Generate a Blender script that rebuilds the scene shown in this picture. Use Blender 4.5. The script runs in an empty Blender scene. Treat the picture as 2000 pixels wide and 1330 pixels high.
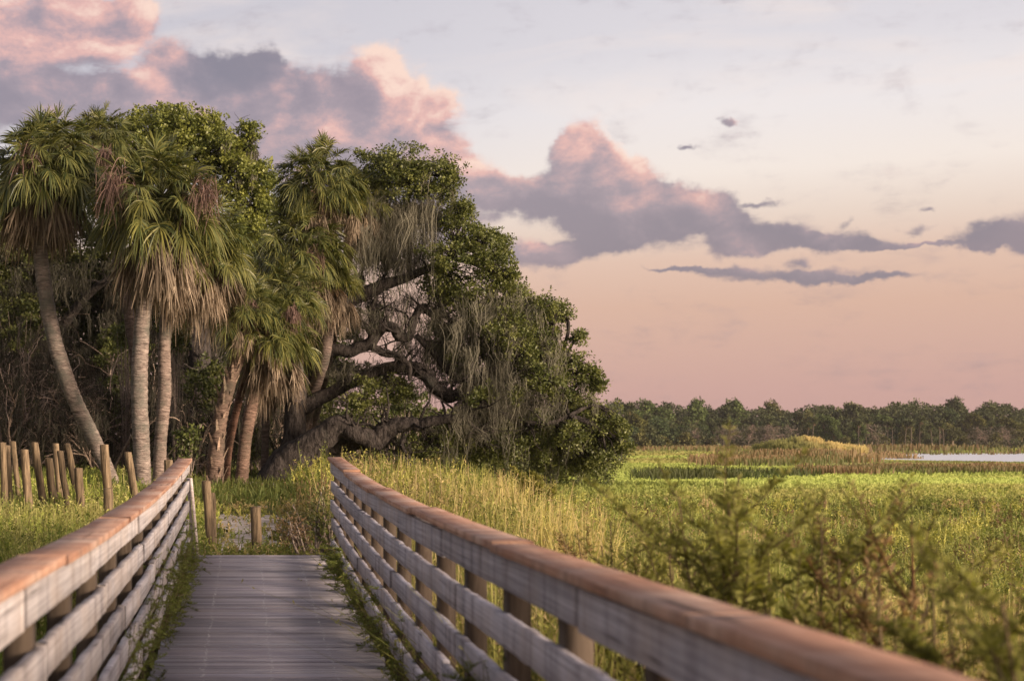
import bpy, math
import numpy as np

F = 2778.0            # focal length in photograph pixels (50 mm on a 36 mm sensor, 2000 px)
EYE = 2.35
SC = bpy.context.scene
COL = SC.collection
rng = np.random.default_rng(11)
PI = math.pi


def pt(px, py, y):
    """A point of the place: photograph bearing px, py at the distance y along the boardwalk axis."""
    return np.array([(px - 480.0) / F * y, y, EYE - (py - 860.0) / F * y])


def sz(px, y):
    return px * y / F


def lin(r, g, b):
    f = lambda c: (c / 255 / 12.92) if c / 255 <= 0.04045 else ((c / 255 + 0.055) / 1.055) ** 2.4
    return (f(r), f(g), f(b))


def sstep(a, b, x):
    t = np.clip((x - a) / (b - a), 0, 1)
    return t * t * (3 - 2 * t)


def unit(v):
    return v / np.maximum(np.linalg.norm(v, axis=-1, keepdims=True), 1e-9)


# ---------------------------------------------------------------- value noise
_perm = np.random.default_rng(5).random((256, 256))


def vnoise(x, y):
    xi = np.floor(x).astype(int)
    yi = np.floor(y).astype(int)
    fx = x - xi
    fy = y - yi
    fx = fx * fx * (3 - 2 * fx)
    fy = fy * fy * (3 - 2 * fy)
    g = lambda a, b: _perm[a & 255, b & 255]
    return (g(xi, yi) * (1 - fx) + g(xi + 1, yi) * fx) * (1 - fy) + (g(xi, yi + 1) * (1 - fx) + g(xi + 1, yi + 1) * fx) * fy


def fbm(x, y, o=4):
    x = np.asarray(x, float)
    y = np.asarray(y, float)
    s = 0
    a = 0.5
    for k in range(o):
        s = s + a * vnoise(x + 17.3 * k, y + 9.1 * k)
        a *= 0.5
        x = x * 2.03
        y = y * 2.03
    return s / (1 - 0.5 ** o)


# ---------------------------------------------------------------- terrain
def lake_f(x, y):
    return ((x - 196) / 115.0) ** 4 + ((y - 190) / 70.0) ** 4 + 0.35 * (fbm(x / 25 + 3, y / 25, 3) - 0.5)


def ground_h(x, y):
    x = np.asarray(x, float)
    y = np.asarray(y, float)
    s = sstep(12.5, 18.0, y)
    xb = -3.3 + s * 5.3
    w = 2.3 + s * 5.5
    far = 1 - sstep(75, 120, y)
    bank = (1 - sstep(xb, xb + w, x)) * far
    h = 0.12 + bank * (0.78 + 0.25 * sstep(20, 38, y))
    h = h + 0.10 * (fbm(x / 3.1, y / 3.1, 3) - 0.5)
    # dip of the sandy path where it leaves the boardwalk
    h = h - 0.12 * np.exp(-((x - 0.3) / 1.6) ** 2 - ((y - 21) / 4.0) ** 2)
    lk = lake_f(x, y)
    h = np.where(lk < 1.25, h - 0.75 * sstep(1.25, 0.8, lk), h)
    return h


# ---------------------------------------------------------------- geometry collector
class Geo:
    def __init__(self):
        self.v, self.q, self.t, self.c = [], [], [], []
        self.n = 0

    def add(self, v, q=None, t=None, c=(1, 1, 1)):
        v = np.asarray(v, float).reshape(-1, 3)
        c = np.asarray(c, float)
        if c.ndim == 1:
            c = np.broadcast_to(c, (len(v), 3))
        self.v.append(v)
        self.c.append(c)
        if q is not None and len(q):
            self.q.append(np.asarray(q, int).reshape(-1, 4) + self.n)
        if t is not None and len(t):
            self.t.append(np.asarray(t, int).reshape(-1, 3) + self.n)
        self.n += len(v)

    def build(self, name, mat, parent=None, smooth=False):
        V = np.concatenate(self.v)
        C = np.concatenate(self.c)
        if parent is not None:
            V = V - np.array(parent_world(parent))
        Q = np.concatenate(self.q) if self.q else np.zeros((0, 4), int)
        T = np.concatenate(self.t) if self.t else np.zeros((0, 3), int)
        me = bpy.data.meshes.new(name)
        me.vertices.add(len(V))
        me.vertices.foreach_set('co', V.astype(np.float32).ravel())
        nl = 4 * len(Q) + 3 * len(T)
        me.loops.add(nl)
        me.loops.foreach_set('vertex_index', np.concatenate([Q.ravel(), T.ravel()]).astype(np.int32))
        me.polygons.add(len(Q) + len(T))
        ls = np.concatenate([np.arange(len(Q)) * 4, 4 * len(Q) + np.arange(len(T)) * 3])
        me.polygons.foreach_set('loop_start', ls.astype(np.int32))
        if smooth:
            me.polygons.foreach_set('use_smooth', np.ones(len(Q) + len(T), bool))
        me.update(calc_edges=True)
        at = me.attributes.new('tint', 'FLOAT_COLOR', 'POINT')
        at.data.foreach_set('color', np.concatenate([C, np.ones((len(C), 1))], 1).astype(np.float32).ravel())
        me.materials.append(mat)
        o = bpy.data.objects.new(name, me)
        COL.objects.link(o)
        if parent is not None:
            o.parent = parent
        return o


def parent_world(o):
    p = np.zeros(3)
    while o is not None:
        p = p + np.array(o.location)
        o = o.parent
    return p


def thing(name, label, cat, loc, group=None):
    o = bpy.data.objects.new(name, None)
    o.empty_display_size = 0.3
    COL.objects.link(o)
    o.location = tuple(float(a) for a in loc)
    tag(o, label, cat, group)
    return o


def tag(o, label=None, cat=None, group=None, kind=None):
    if label:
        o['label'] = label
    if cat:
        o['category'] = cat
    if group:
        o['group'] = group
    if kind:
        o['kind'] = kind
    return o


def copy_thing(root, loc, rot, scale, label, group):
    r = root.copy()
    COL.objects.link(r)
    r.location = loc
    r.rotation_euler = (0, 0, rot)
    r.scale = scale
    r['label'] = label
    if group:
        r['group'] = group
    for ch in root.children:
        c = ch.copy()
        COL.objects.link(c)
        c.parent = r
    return r


# ---------------------------------------------------------------- shape helpers
def catmull(P, n):
    P = np.asarray(P, float)
    if len(P) < 3:
        t = np.linspace(0, 1, n)[:, None]
        return P[0] * (1 - t) + P[-1] * t
    ext = np.vstack([2 * P[0] - P[1], P, 2 * P[-1] - P[-2]])
    u = np.linspace(0, len(P) - 1 - 1e-9, n)
    i = np.floor(u).astype(int)
    f = (u - i)[:, None]
    a, b, c, d = ext[i], ext[i + 1], ext[i + 2], ext[i + 3]
    return 0.5 * (2 * b + (c - a) * f + (2 * a - 5 * b + 4 * c - d) * f ** 2 + (3 * b - a - 3 * c + d) * f ** 3)


def tube(g, P, R, sides=10, c=(1, 1, 1), rough=0.0, cap=True, seed=0):
    """Tapered tube with rotation-minimising frames and an uneven surface."""
    P = np.asarray(P, float)
    R = np.asarray(R, float)
    N = len(P)
    T = unit(np.gradient(P, axis=0))
    ref = np.array([0, 1, 0.0]) if abs(T[0][1]) < 0.9 else np.array([1.0, 0, 0])
    n1 = unit(np.cross(T[0], ref))
    a = np.linspace(0, 2 * PI, sides, endpoint=False)
    V = np.zeros((N, sides, 3))
    s = 0.0
    for i in range(N):
        n1 = unit(n1 - T[i] * np.dot(n1, T[i]))
        n2 = np.cross(T[i], n1)
        if i:
            s += np.linalg.norm(P[i] - P[i - 1])
        r = R[i] * np.ones(sides)
        if rough:
            r = r * (1 + rough * 2 * (fbm(np.cos(a) * 1.6 + seed + 7, np.sin(a) * 1.6 + s / max(R[0], 0.02) * 0.5 + 11, 3) - 0.5))
        V[i] = P[i] + r[:, None] * (np.cos(a)[:, None] * n1 + np.sin(a)[:, None] * n2)
    idx = np.arange(N * sides).reshape(N, sides)
    q = np.stack([idx[:-1], np.roll(idx[:-1], -1, 1), np.roll(idx[1:], -1, 1), idx[1:]], -1).reshape(-1, 4)
    t = []
    V = V.reshape(-1, 3)
    if cap:
        V = np.vstack([V, P[0], P[-1]])
        k0, k1 = N * sides, N * sides + 1
        t = [(k0, idx[0][(j + 1) % sides], idx[0][j]) for j in range(sides)] + [(k1, idx[-1][j], idx[-1][(j + 1) % sides]) for j in range(sides)]
    if np.asarray(c).ndim == 2:
        c = np.repeat(np.asarray(c), sides, 0)
        if cap:
            c = np.vstack([c, c[0], c[-1]])
    g.add(V, q, t, c)


def tubes(g, P, R, sides=3, c=(1, 1, 1)):
    """Many thin tubes at once. P (B,N,3), R (B,N)."""
    B, N, _ = P.shape
    T = unit(np.gradient(P, axis=1))
    ref = np.tile(np.array([0.31, 0.92, 0.23]), (B, N, 1))
    n1 = unit(np.cross(T, ref))
    n2 = np.cross(T, n1)
    a = np.linspace(0, 2 * PI, sides, endpoint=False)
    V = P[:, :, None, :] + R[:, :, None, None] * (np.cos(a)[:, None] * n1[:, :, None, :] + np.sin(a)[:, None] * n2[:, :, None, :])
    idx = np.arange(B * N * sides).reshape(B, N, sides)
    q = np.stack([idx[:, :-1], np.roll(idx[:, :-1], -1, 2), np.roll(idx[:, 1:], -1, 2), idx[:, 1:]], -1).reshape(-1, 4)
    c = np.asarray(c, float)
    if c.ndim == 2:
        c = np.repeat(c, N * sides, 0)
    g.add(V.reshape(-1, 3), q, None, c)


def strips(g, P, W, S, c):
    """Many flat ribbons at once. P (B,N,3) spine, W (N,) or (B,N) width, S (B,3) or (B,N,3) side, c (B,3) or (B,N,3)."""
    B, N, _ = P.shape
    W = np.broadcast_to(W, (B, N))
    if S.ndim == 2:
        S = S[:, None, :]
    S = np.broadcast_to(S, (B, N, 3))
    V = np.stack([P - S * W[..., None] / 2, P + S * W[..., None] / 2], 2)
    idx = np.arange(B * N * 2).reshape(B, N, 2)
    q = np.stack([idx[:, :-1, 0], idx[:, :-1, 1], idx[:, 1:, 1], idx[:, 1:, 0]], -1).reshape(-1, 4)
    c = np.asarray(c, float)
    if c.ndim == 2:
        c = np.broadcast_to(c[:, None, :], (B, N, 3))
    g.add(V.reshape(-1, 3), q, None, np.repeat(c.reshape(-1, 3), 2, 0))


def leaves(g, C, D, Nn, L, Wd, c):
    """Pointed leaves, folded a little along the midrib. C base, D direction, Nn facing normal."""
    B = len(C)
    D = unit(D)
    S = unit(np.cross(D, Nn))
    U = np.cross(S, D)
    L = np.broadcast_to(L, (B,))[:, None]
    Wd = np.broadcast_to(Wd, (B,))[:, None]
    mid = C + D * L * 0.5
    V = np.stack([C, mid + S * Wd / 2 + U * Wd * 0.12, C + D * L - U * L * 0.08, mid - S * Wd / 2 + U * Wd * 0.12], 1)
    q = np.arange(B * 4).reshape(B, 4)
    g.add(V.reshape(-1, 3), q, None, np.repeat(c, 4, 0))


def rdir(n, r=None):
    r = r or rng
    v = r.normal(size=(n, 3))
    return unit(v)


def box_loft(g, sec, c=(1, 1, 1)):
    """Closed loft of rectangular sections: sec (N,4,3)."""
    sec = np.asarray(sec, float)
    N = len(sec)
    idx = np.arange(N * 4).reshape(N, 4)
    q = np.stack([idx[:-1], np.roll(idx[:-1], -1, 1), np.roll(idx[1:], -1, 1), idx[1:]], -1).reshape(-1, 4)
    q = np.vstack([q, idx[0][::-1], idx[-1]])
    g.add(sec.reshape(-1, 3), q, None, c)
# ---------------------------------------------------------------- materials
def new_mat(name):
    m = bpy.data.materials.new(name)
    m.use_nodes = True
    nt = m.node_tree
    nt.nodes.clear()
    out = nt.nodes.new('ShaderNodeOutputMaterial')
    return m, nt, out


def nd(nt, typ, **kw):
    n = nt.nodes.new(typ)
    for k, v in kw.items():
        if k.startswith('i_'):
            key = k[2:]
            n.inputs[int(key) if key.isdigit() else key.replace('_', ' ')].default_value = v
        else:
            setattr(n, k, v)
    return n


def mixc(nt, fac, a, b, blend='MIX'):
    n = nt.nodes.new('ShaderNodeMix')
    n.data_type = 'RGBA'
    n.blend_type = blend
    for s, v in ((n.inputs[0], fac), (n.inputs[6], a), (n.inputs[7], b)):
        if isinstance(v, bpy.types.NodeSocket):
            nt.links.new(v, s)
        elif isinstance(v, (tuple, list)):
            s.default_value = (*v[:3], 1)
        else:
            s.default_value = v
    return n.outputs[2]


def ramp(nt, fac, stops):
    n = nt.nodes.new('ShaderNodeValToRGB')
    e = n.color_ramp.elements
    while len(e) < len(stops):
        e.new(0.5)
    for el, (p, c) in zip(e, stops):
        el.position = p
        el.color = (*c, 1) if len(c) == 3 else c
    nt.links.new(fac, n.inputs[0])
    return n.outputs[0]


def noise(nt, vec, scale, detail=4, rough=0.55, dist=0.0):
    n = nd(nt, 'ShaderNodeTexNoise')
    n.inputs['Scale'].default_value = scale
    n.inputs['Detail'].default_value = detail
    n.inputs['Roughness'].default_value = rough
    n.inputs['Distortion'].default_value = dist
    if vec is not None:
        nt.links.new(vec, n.inputs['Vector'])
    return n.outputs['Fac']


def objvec(nt, scale=(1, 1, 1)):
    tc = nd(nt, 'ShaderNodeTexCoord')
    mp = nd(nt, 'ShaderNodeMapping')
    mp.inputs['Scale'].default_value = scale
    nt.links.new(tc.outputs['Object'], mp.inputs['Vector'])
    return mp.outputs[0]


def bump(nt, h, strength, dist=0.02):
    b = nd(nt, 'ShaderNodeBump')
    b.inputs['Strength'].default_value = strength
    b.inputs['Distance'].default_value = dist
    nt.links.new(h, b.inputs['Height'])
    return b.outputs[0]


def tint_out(nt):
    return nd(nt, 'ShaderNodeAttribute', attribute_name='tint').outputs['Color']


def leaf_mat(name, transl=0.3, rough=0.5, spec=0.3, tcol=(1.0, 1.05, 0.55)):
    m, nt, out = new_mat(name)
    col = tint_out(nt)
    p = nd(nt, 'ShaderNodeBsdfPrincipled')
    p.inputs['Roughness'].default_value = rough
    p.inputs['Specular IOR Level'].default_value = spec
    nt.links.new(col, p.inputs['Base Color'])
    if transl:
        t = nd(nt, 'ShaderNodeBsdfTranslucent')
        nt.links.new(mixc(nt, 1.0, col, tcol, 'MULTIPLY'), t.inputs['Color'])
        mx = nd(nt, 'ShaderNodeMixShader')
        mx.inputs[0].default_value = transl
        nt.links.new(p.outputs[0], mx.inputs[1])
        nt.links.new(t.outputs[0], mx.inputs[2])
        nt.links.new(mx.outputs[0], out.inputs[0])
    else:
        nt.links.new(p.outputs[0], out.inputs[0])
    return m


def rough_mat(name, vscale, dark, light, nscale=1.0, detail=6, bstr=0.5, bdist=0.02, rough=0.9, lo=0.35, hi=0.65, spot=None, spec=0.2):
    """Weathered surface: streaky noise between two colours times the mesh's own tint, with relief."""
    m, nt, out = new_mat(name)
    vec = objvec(nt, vscale)
    f = noise(nt, vec, nscale, detail, 0.62, 0.4)
    col = ramp(nt, f, [(lo, dark), (hi, light)])
    if spot:
        vec2 = objvec(nt, (1, 1, 1))
        f2 = noise(nt, vec2, spot[0], 5, 0.6)
        mask = ramp(nt, f2, [(spot[2], (0, 0, 0)), (spot[3], (1, 1, 1))])
        col = mixc(nt, mask, col, spot[1])
    col = mixc(nt, 1.0, col, tint_out(nt), 'MULTIPLY')
    p = nd(nt, 'ShaderNodeBsdfPrincipled')
    p.inputs['Roughness'].default_value = rough
    p.inputs['Specular IOR Level'].default_value = spec
    nt.links.new(col, p.inputs['Base Color'])
    nt.links.new(bump(nt, f, bstr, bdist), p.inputs['Normal'])
    nt.links.new(p.outputs[0], out.inputs[0])
    return m


M = {}
M['oak_leaf'] = leaf_mat('oak_leaf', 0.25, 0.45, 0.4)
M['palm_leaf'] = leaf_mat('palm_leaf', 0.25, 0.42, 0.5)
M['dry_leaf'] = leaf_mat('dry_leaf', 0.2, 0.8, 0.1, (1, 0.85, 0.6))
M['moss'] = leaf_mat('spanish_moss', 0.25, 0.95, 0.05, (1, 0.95, 0.75))
M['grass'] = leaf_mat('grass_blade', 0.35, 0.6, 0.2, (1.0, 1.05, 0.5))
M['far_grass'] = leaf_mat('far_grass_blade', 0.45, 0.7, 0.1, (1.0, 1.0, 0.7))
M['far_leaf'] = leaf_mat('far_leaf', 0.1, 0.8, 0.1)
M['bark'] = rough_mat('oak_bark', (6, 6, 2.2), (0.018, 0.015, 0.014), (0.10, 0.086, 0.078), 1.6, 10, 1.0, 0.16, lo=0.36, hi=0.66,
                      spot=(1.3, (0.085, 0.083, 0.07), 0.58, 0.78))
M['palm_bark'] = rough_mat('palm_bark', (5, 5, 24), (0.11, 0.085, 0.075), (0.42, 0.35, 0.305), 1.0, 8, 1.0, 0.06, lo=0.34, hi=0.66,
                           spot=(2.2, (0.17, 0.165, 0.14), 0.46, 0.66))
M['twig'] = rough_mat('twig_bark', (8, 8, 8), (0.14, 0.11, 0.09), (0.34, 0.28, 0.24), 2.0, 3, 0.2, 0.01)


def board_mat(name, c0, c1, c2, worn, stn=1.0):
    """Weathered grey board: fine lengthwise grain, stains that run down, drying cracks, knots."""
    m, nt, out = new_mat(name)
    grain = noise(nt, objvec(nt, (9, 0.9, 62)), 1.0, 12, 0.66, 0.3)
    patch = noise(nt, objvec(nt, (1.5, 1.7, 2.2)), 1.0, 6, 0.62)
    stain = noise(nt, objvec(nt, (2, 9.0, 1.1)), 1.0, 5, 0.6)
    col = ramp(nt, grain, [(0.30, c0), (0.52, c1), (0.72, c2)])
    col = mixc(nt, ramp(nt, patch, [(0.45, (0, 0, 0)), (0.70, (0.8, 0.8, 0.8))]), col, worn)
    col = mixc(nt, 1.0, col, ramp(nt, stain, [(0.30, (0.52, 0.50, 0.50)), (0.50, (1, 1, 1)), (0.75, (1.15, 1.14, 1.12))]), 'MULTIPLY')
    crack = noise(nt, objvec(nt, (30, 1.3, 95)), 1.0, 3, 0.5, 0.5)
    where = noise(nt, objvec(nt, (2, 2, 4)), 1.0, 3, 0.5)
    cr = mixc(nt, 1.0, col, ramp(nt, crack, [(0.30, (0.22, 0.2, 0.19)), (0.37, (1, 1, 1))]), 'MULTIPLY')
    col = mixc(nt, ramp(nt, where, [(0.42, (0.1, 0.1, 0.1)), (0.58, (1, 1, 1))]), col, cr)
    knot = noise(nt, objvec(nt, (5, 3.0, 8)), 1.0, 5, 0.7)
    col = mixc(nt, ramp(nt, knot, [(0.67, (0, 0, 0)), (0.75, (0.8, 0.8, 0.8))]), col, (0.09, 0.075, 0.07))
    col = mixc(nt, 1.0, col, tint_out(nt), 'MULTIPLY')
    p = nd(nt, 'ShaderNodeBsdfPrincipled')
    p.inputs['Roughness'].default_value = 0.85
    p.inputs['Specular IOR Level'].default_value = 0.2
    nt.links.new(col, p.inputs['Base Color'])
    nt.links.new(bump(nt, grain, 0.7, 0.006), p.inputs['Normal'])
    nt.links.new(p.outputs[0], out.inputs[0])
    return m


M['board'] = board_mat('weathered_board', (0.25, 0.235, 0.24), (0.47, 0.445, 0.45), (0.66, 0.63, 0.63), (0.44, 0.37, 0.32))
M['cap'] = board_mat('stained_cap', (0.215, 0.105, 0.066), (0.41, 0.235, 0.16), (0.58, 0.385, 0.28), (0.53, 0.41, 0.335))
M['post'] = rough_mat('square_post', (14, 14, 1.6), (0.17, 0.13, 0.10), (0.34, 0.27, 0.21), 1.6, 7, 0.5, 0.01)
M['log'] = rough_mat('round_log', (14, 14, 1.3), (0.10, 0.075, 0.048), (0.40, 0.30, 0.19), 1.5, 8, 0.9, 0.03, lo=0.36, hi=0.68,
                     spot=(5.0, (0.10, 0.08, 0.05), 0.6, 0.75))
M['deck'] = rough_mat('deck_plank', (1.6, 40, 8), (0.30, 0.285, 0.31), (0.64, 0.61, 0.66), 1.2, 7, 0.5, 0.006, 0.82, 0.28, 0.7,
                      spot=(1.4, (0.45, 0.41, 0.44), 0.45, 0.75), spec=0.2)
M['screw'] = rough_mat('screw_head', (30, 30, 30), (0.5, 0.5, 0.5), (0.7, 0.7, 0.68), 1.0, 2, 0.1, 0.01, 0.5)


def ground_mat():
    m, nt, out = new_mat('marsh_ground')
    tc = nd(nt, 'ShaderNodeTexCoord')
    v = tc.outputs['Object']
    n1 = noise(nt, v, 0.5, 8, 0.6)
    n2 = noise(nt, v, 6.0, 6, 0.65)
    mp = nd(nt, 'ShaderNodeMapping')
    mp.inputs['Scale'].default_value = (0.018, 0.06, 1)
    nt.links.new(v, mp.inputs['Vector'])
    n3 = noise(nt, mp.outputs[0], 1.0, 5, 0.55, 0.5)
    near = ramp(nt, n1, [(0.3, (0.07, 0.075, 0.022)), (0.55, (0.14, 0.14, 0.045)), (0.75, (0.21, 0.17, 0.075))])
    far = ramp(nt, n3, [(0.3, (0.14, 0.17, 0.045)), (0.45, (0.42, 0.46, 0.14)), (0.6, (0.55, 0.57, 0.20)), (0.75, (0.33, 0.31, 0.11))])
    sx = nd(nt, 'ShaderNodeSeparateXYZ')
    nt.links.new(v, sx.inputs[0])
    mr = nd(nt, 'ShaderNodeMapRange')
    mr.inputs[1].default_value = 45
    mr.inputs[2].default_value = 80
    nt.links.new(sx.outputs[1], mr.inputs[0])
    col = mixc(nt, mr.outputs[0], near, far)
    col = mixc(nt, 0.5, col, ramp(nt, n2, [(0.3, (0.45, 0.45, 0.45)), (0.7, (1.15, 1.15, 1.1))]), 'MULTIPLY')
    p = nd(nt, 'ShaderNodeBsdfPrincipled')
    p.inputs['Roughness'].default_value = 0.95
    p.inputs['Specular IOR Level'].default_value = 0.1
    nt.links.new(col, p.inputs['Base Color'])
    nt.links.new(bump(nt, n2, 0.8, 0.1), p.inputs['Normal'])
    nt.links.new(p.outputs[0], out.inputs[0])
    return m


def water_mat():
    m, nt, out = new_mat('lake_water')
    v = objvec(nt, (0.5, 1.6, 1))
    n = noise(nt, v, 1.2, 4, 0.6)
    p = nd(nt, 'ShaderNodeBsdfPrincipled')
    p.inputs['Base Color'].default_value = (0.06, 0.075, 0.085, 1)
    p.inputs['Roughness'].default_value = 0.15
    p.inputs['IOR'].default_value = 1.33
    gl = nd(nt, 'ShaderNodeBsdfGlossy')
    gl.inputs['Color'].default_value = (0.97, 0.97, 0.97, 1)
    gl.inputs['Roughness'].default_value = 0.30
    nt.links.new(bump(nt, n, 0.5, 0.2), gl.inputs['Normal'])
    mx = nd(nt, 'ShaderNodeMixShader')
    mx.inputs[0].default_value = 0.92
    nt.links.new(p.outputs[0], mx.inputs[1])
    nt.links.new(gl.outputs[0], mx.inputs[2])
    nt.links.new(mx.outputs[0], out.inputs[0])
    return m


M['ground'] = ground_mat()
M['water'] = water_mat()
M['sand'] = rough_mat('sandy_path', (1, 1, 1), (0.34, 0.29, 0.24), (0.62, 0.55, 0.48), 3.0, 5, 0.0, 0.02, 0.95, 0.3, 0.65,
                      spot=(1.6, (0.17, 0.15, 0.08), 0.52, 0.66))
M['dirt'] = rough_mat('forest_floor', (1, 1, 1), (0.035, 0.028, 0.02), (0.10, 0.08, 0.05), 3.0, 8, 0.8, 0.05)
# ---------------------------------------------------------------- camera, sun, sky
cd = bpy.data.cameras.new('camera')
cam = bpy.data.objects.new('camera', cd)
COL.objects.link(cam)
cam.location = (0, 0, EYE)
cam.rotation_euler = (PI / 2, 0, 0)
cd.lens = 50
cd.sensor_width = 36
cd.shift_x = (1000 - 480) / 2000
cd.shift_y = (860 - 665) / 2000
cd.clip_end = 5000
cd.clip_start = 0.05
cd.dof.use_dof = True
cd.dof.focus_distance = 21
cd.dof.aperture_fstop = 3.2
SC.camera = cam

SUN = unit(np.array([0.77, -0.61, 0.185]))
ld = bpy.data.lights.new('sun', 'SUN')
ld.energy = 4.7
ld.angle = math.radians(15)
ld.color = (1.0, 0.77, 0.58)
lo = bpy.data.objects.new('sun', ld)
COL.objects.link(lo)
lo.rotation_euler = __import__('mathutils').Vector(tuple(SUN)).to_track_quat('Z', 'Y').to_euler()

vs = SC.view_settings
vs.view_transform = 'Standard'
vs.look = 'None'
vs.exposure = 0.5
vs.gamma = 1

W = bpy.data.worlds.new('World')
SC.world = W
W.use_nodes = True
nt = W.node_tree
nt.nodes.clear()
L = nt.links.new


def val(x, sock):
    if isinstance(x, bpy.types.NodeSocket):
        L(x, sock)
    else:
        sock.default_value = x


def mth(op, a, b=None, c=None, clamp=False):
    n = nt.nodes.new('ShaderNodeMath')
    n.operation = op
    n.use_clamp = clamp
    val(a, n.inputs[0])
    if b is not None:
        val(b, n.inputs[1])
    if c is not None:
        val(c, n.inputs[2])
    return n.outputs[0]


def vec(op, a, b=None, c=None, out=0):
    n = nt.nodes.new('ShaderNodeVectorMath')
    n.operation = op
    val(a, n.inputs[0])
    if b is not None:
        val(b, n.inputs[1])
    if c is not None:
        val(c, n.inputs[2])
    return n.outputs[out]


def smap(x, a, b, lo_=0.0, hi_=1.0):
    n = nt.nodes.new('ShaderNodeMapRange')
    n.interpolation_type = 'SMOOTHSTEP'
    val(x, n.inputs[0])
    n.inputs[1].default_value = a
    n.inputs[2].default_value = b
    n.inputs[3].default_value = lo_
    n.inputs[4].default_value = hi_
    return n.outputs[0]


def nt_grey(v):
    n = nt.nodes.new('ShaderNodeCombineXYZ')
    for k in range(3):
        L(v, n.inputs[k])
    return n.outputs[0]


tc = nt.nodes.new('ShaderNodeTexCoord')
DIR = tc.outputs['Generated']
sx = nt.nodes.new('ShaderNodeSeparateXYZ')
L(DIR, sx.inputs[0])
az = mth('ARCTAN2', sx.outputs[0], sx.outputs[1])
el = mth('ARCSINE', sx.outputs[2])
cb = nt.nodes.new('ShaderNodeCombineXYZ')
L(az, cb.inputs[0])
L(el, cb.inputs[1])
P0 = cb.outputs[0]

# clear sky: salmon at the horizon, cream, pale lilac, then blue-grey overhead
g_el = mth('MULTIPLY_ADD', el, 1 / 1.6, 0.03)
st = lambda e: max(0.0, min(1.0, e / 1.6 + 0.03))
base = ramp(nt, g_el, [(0.0, lin(110, 92, 84)), (st(0.0), lin(192, 149, 146)), (st(0.035), lin(199, 157, 151)), (st(0.09), lin(214, 173, 154)), (st(0.12), lin(222, 187, 168)),
                       (st(0.148), lin(231, 209, 194)), (st(0.178), lin(242, 228, 218)), (st(0.22), lin(236, 228, 227)),
                       (st(0.26), lin(221, 215, 219)), (st(0.36), lin(206, 201, 208)), (st(0.6), lin(148, 147, 172)), (1.0, lin(98, 102, 140))])
# cooler and greyer to the north-west (left), warmer towards the sunset behind
cool = smap(az, 0.34, -0.12)
hi = smap(el, 0.10, 0.28)
base = mixc(nt, mth('MULTIPLY', mth('MULTIPLY', cool, hi), 0.9), base, lin(199, 194, 202))
# unseen sky behind the camera, dimmed to deepen the contrast
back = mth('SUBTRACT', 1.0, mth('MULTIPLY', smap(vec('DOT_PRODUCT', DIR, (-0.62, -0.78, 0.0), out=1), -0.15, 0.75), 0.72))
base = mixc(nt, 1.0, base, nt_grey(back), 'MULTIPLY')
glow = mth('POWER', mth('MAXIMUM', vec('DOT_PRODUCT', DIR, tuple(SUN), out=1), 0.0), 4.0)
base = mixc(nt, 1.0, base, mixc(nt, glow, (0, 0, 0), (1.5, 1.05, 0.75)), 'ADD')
# faint high streaks
mp = nt.nodes.new('ShaderNodeMapping')
mp.inputs['Scale'].default_value = (5, 22, 1)
mp.inputs['Rotation'].default_value = (0, 0, -0.12)
L(P0, mp.inputs['Vector'])
cir = noise(nt, mp.outputs[0], 1.0, 6, 0.55, 0.8)
cirm = mth('MULTIPLY', mth('MULTIPLY', smap(cir, 0.45, 0.75), smap(el, 0.17, 0.24)), 0.55)
base = mixc(nt, cirm, base, lin(246, 228, 218))

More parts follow.
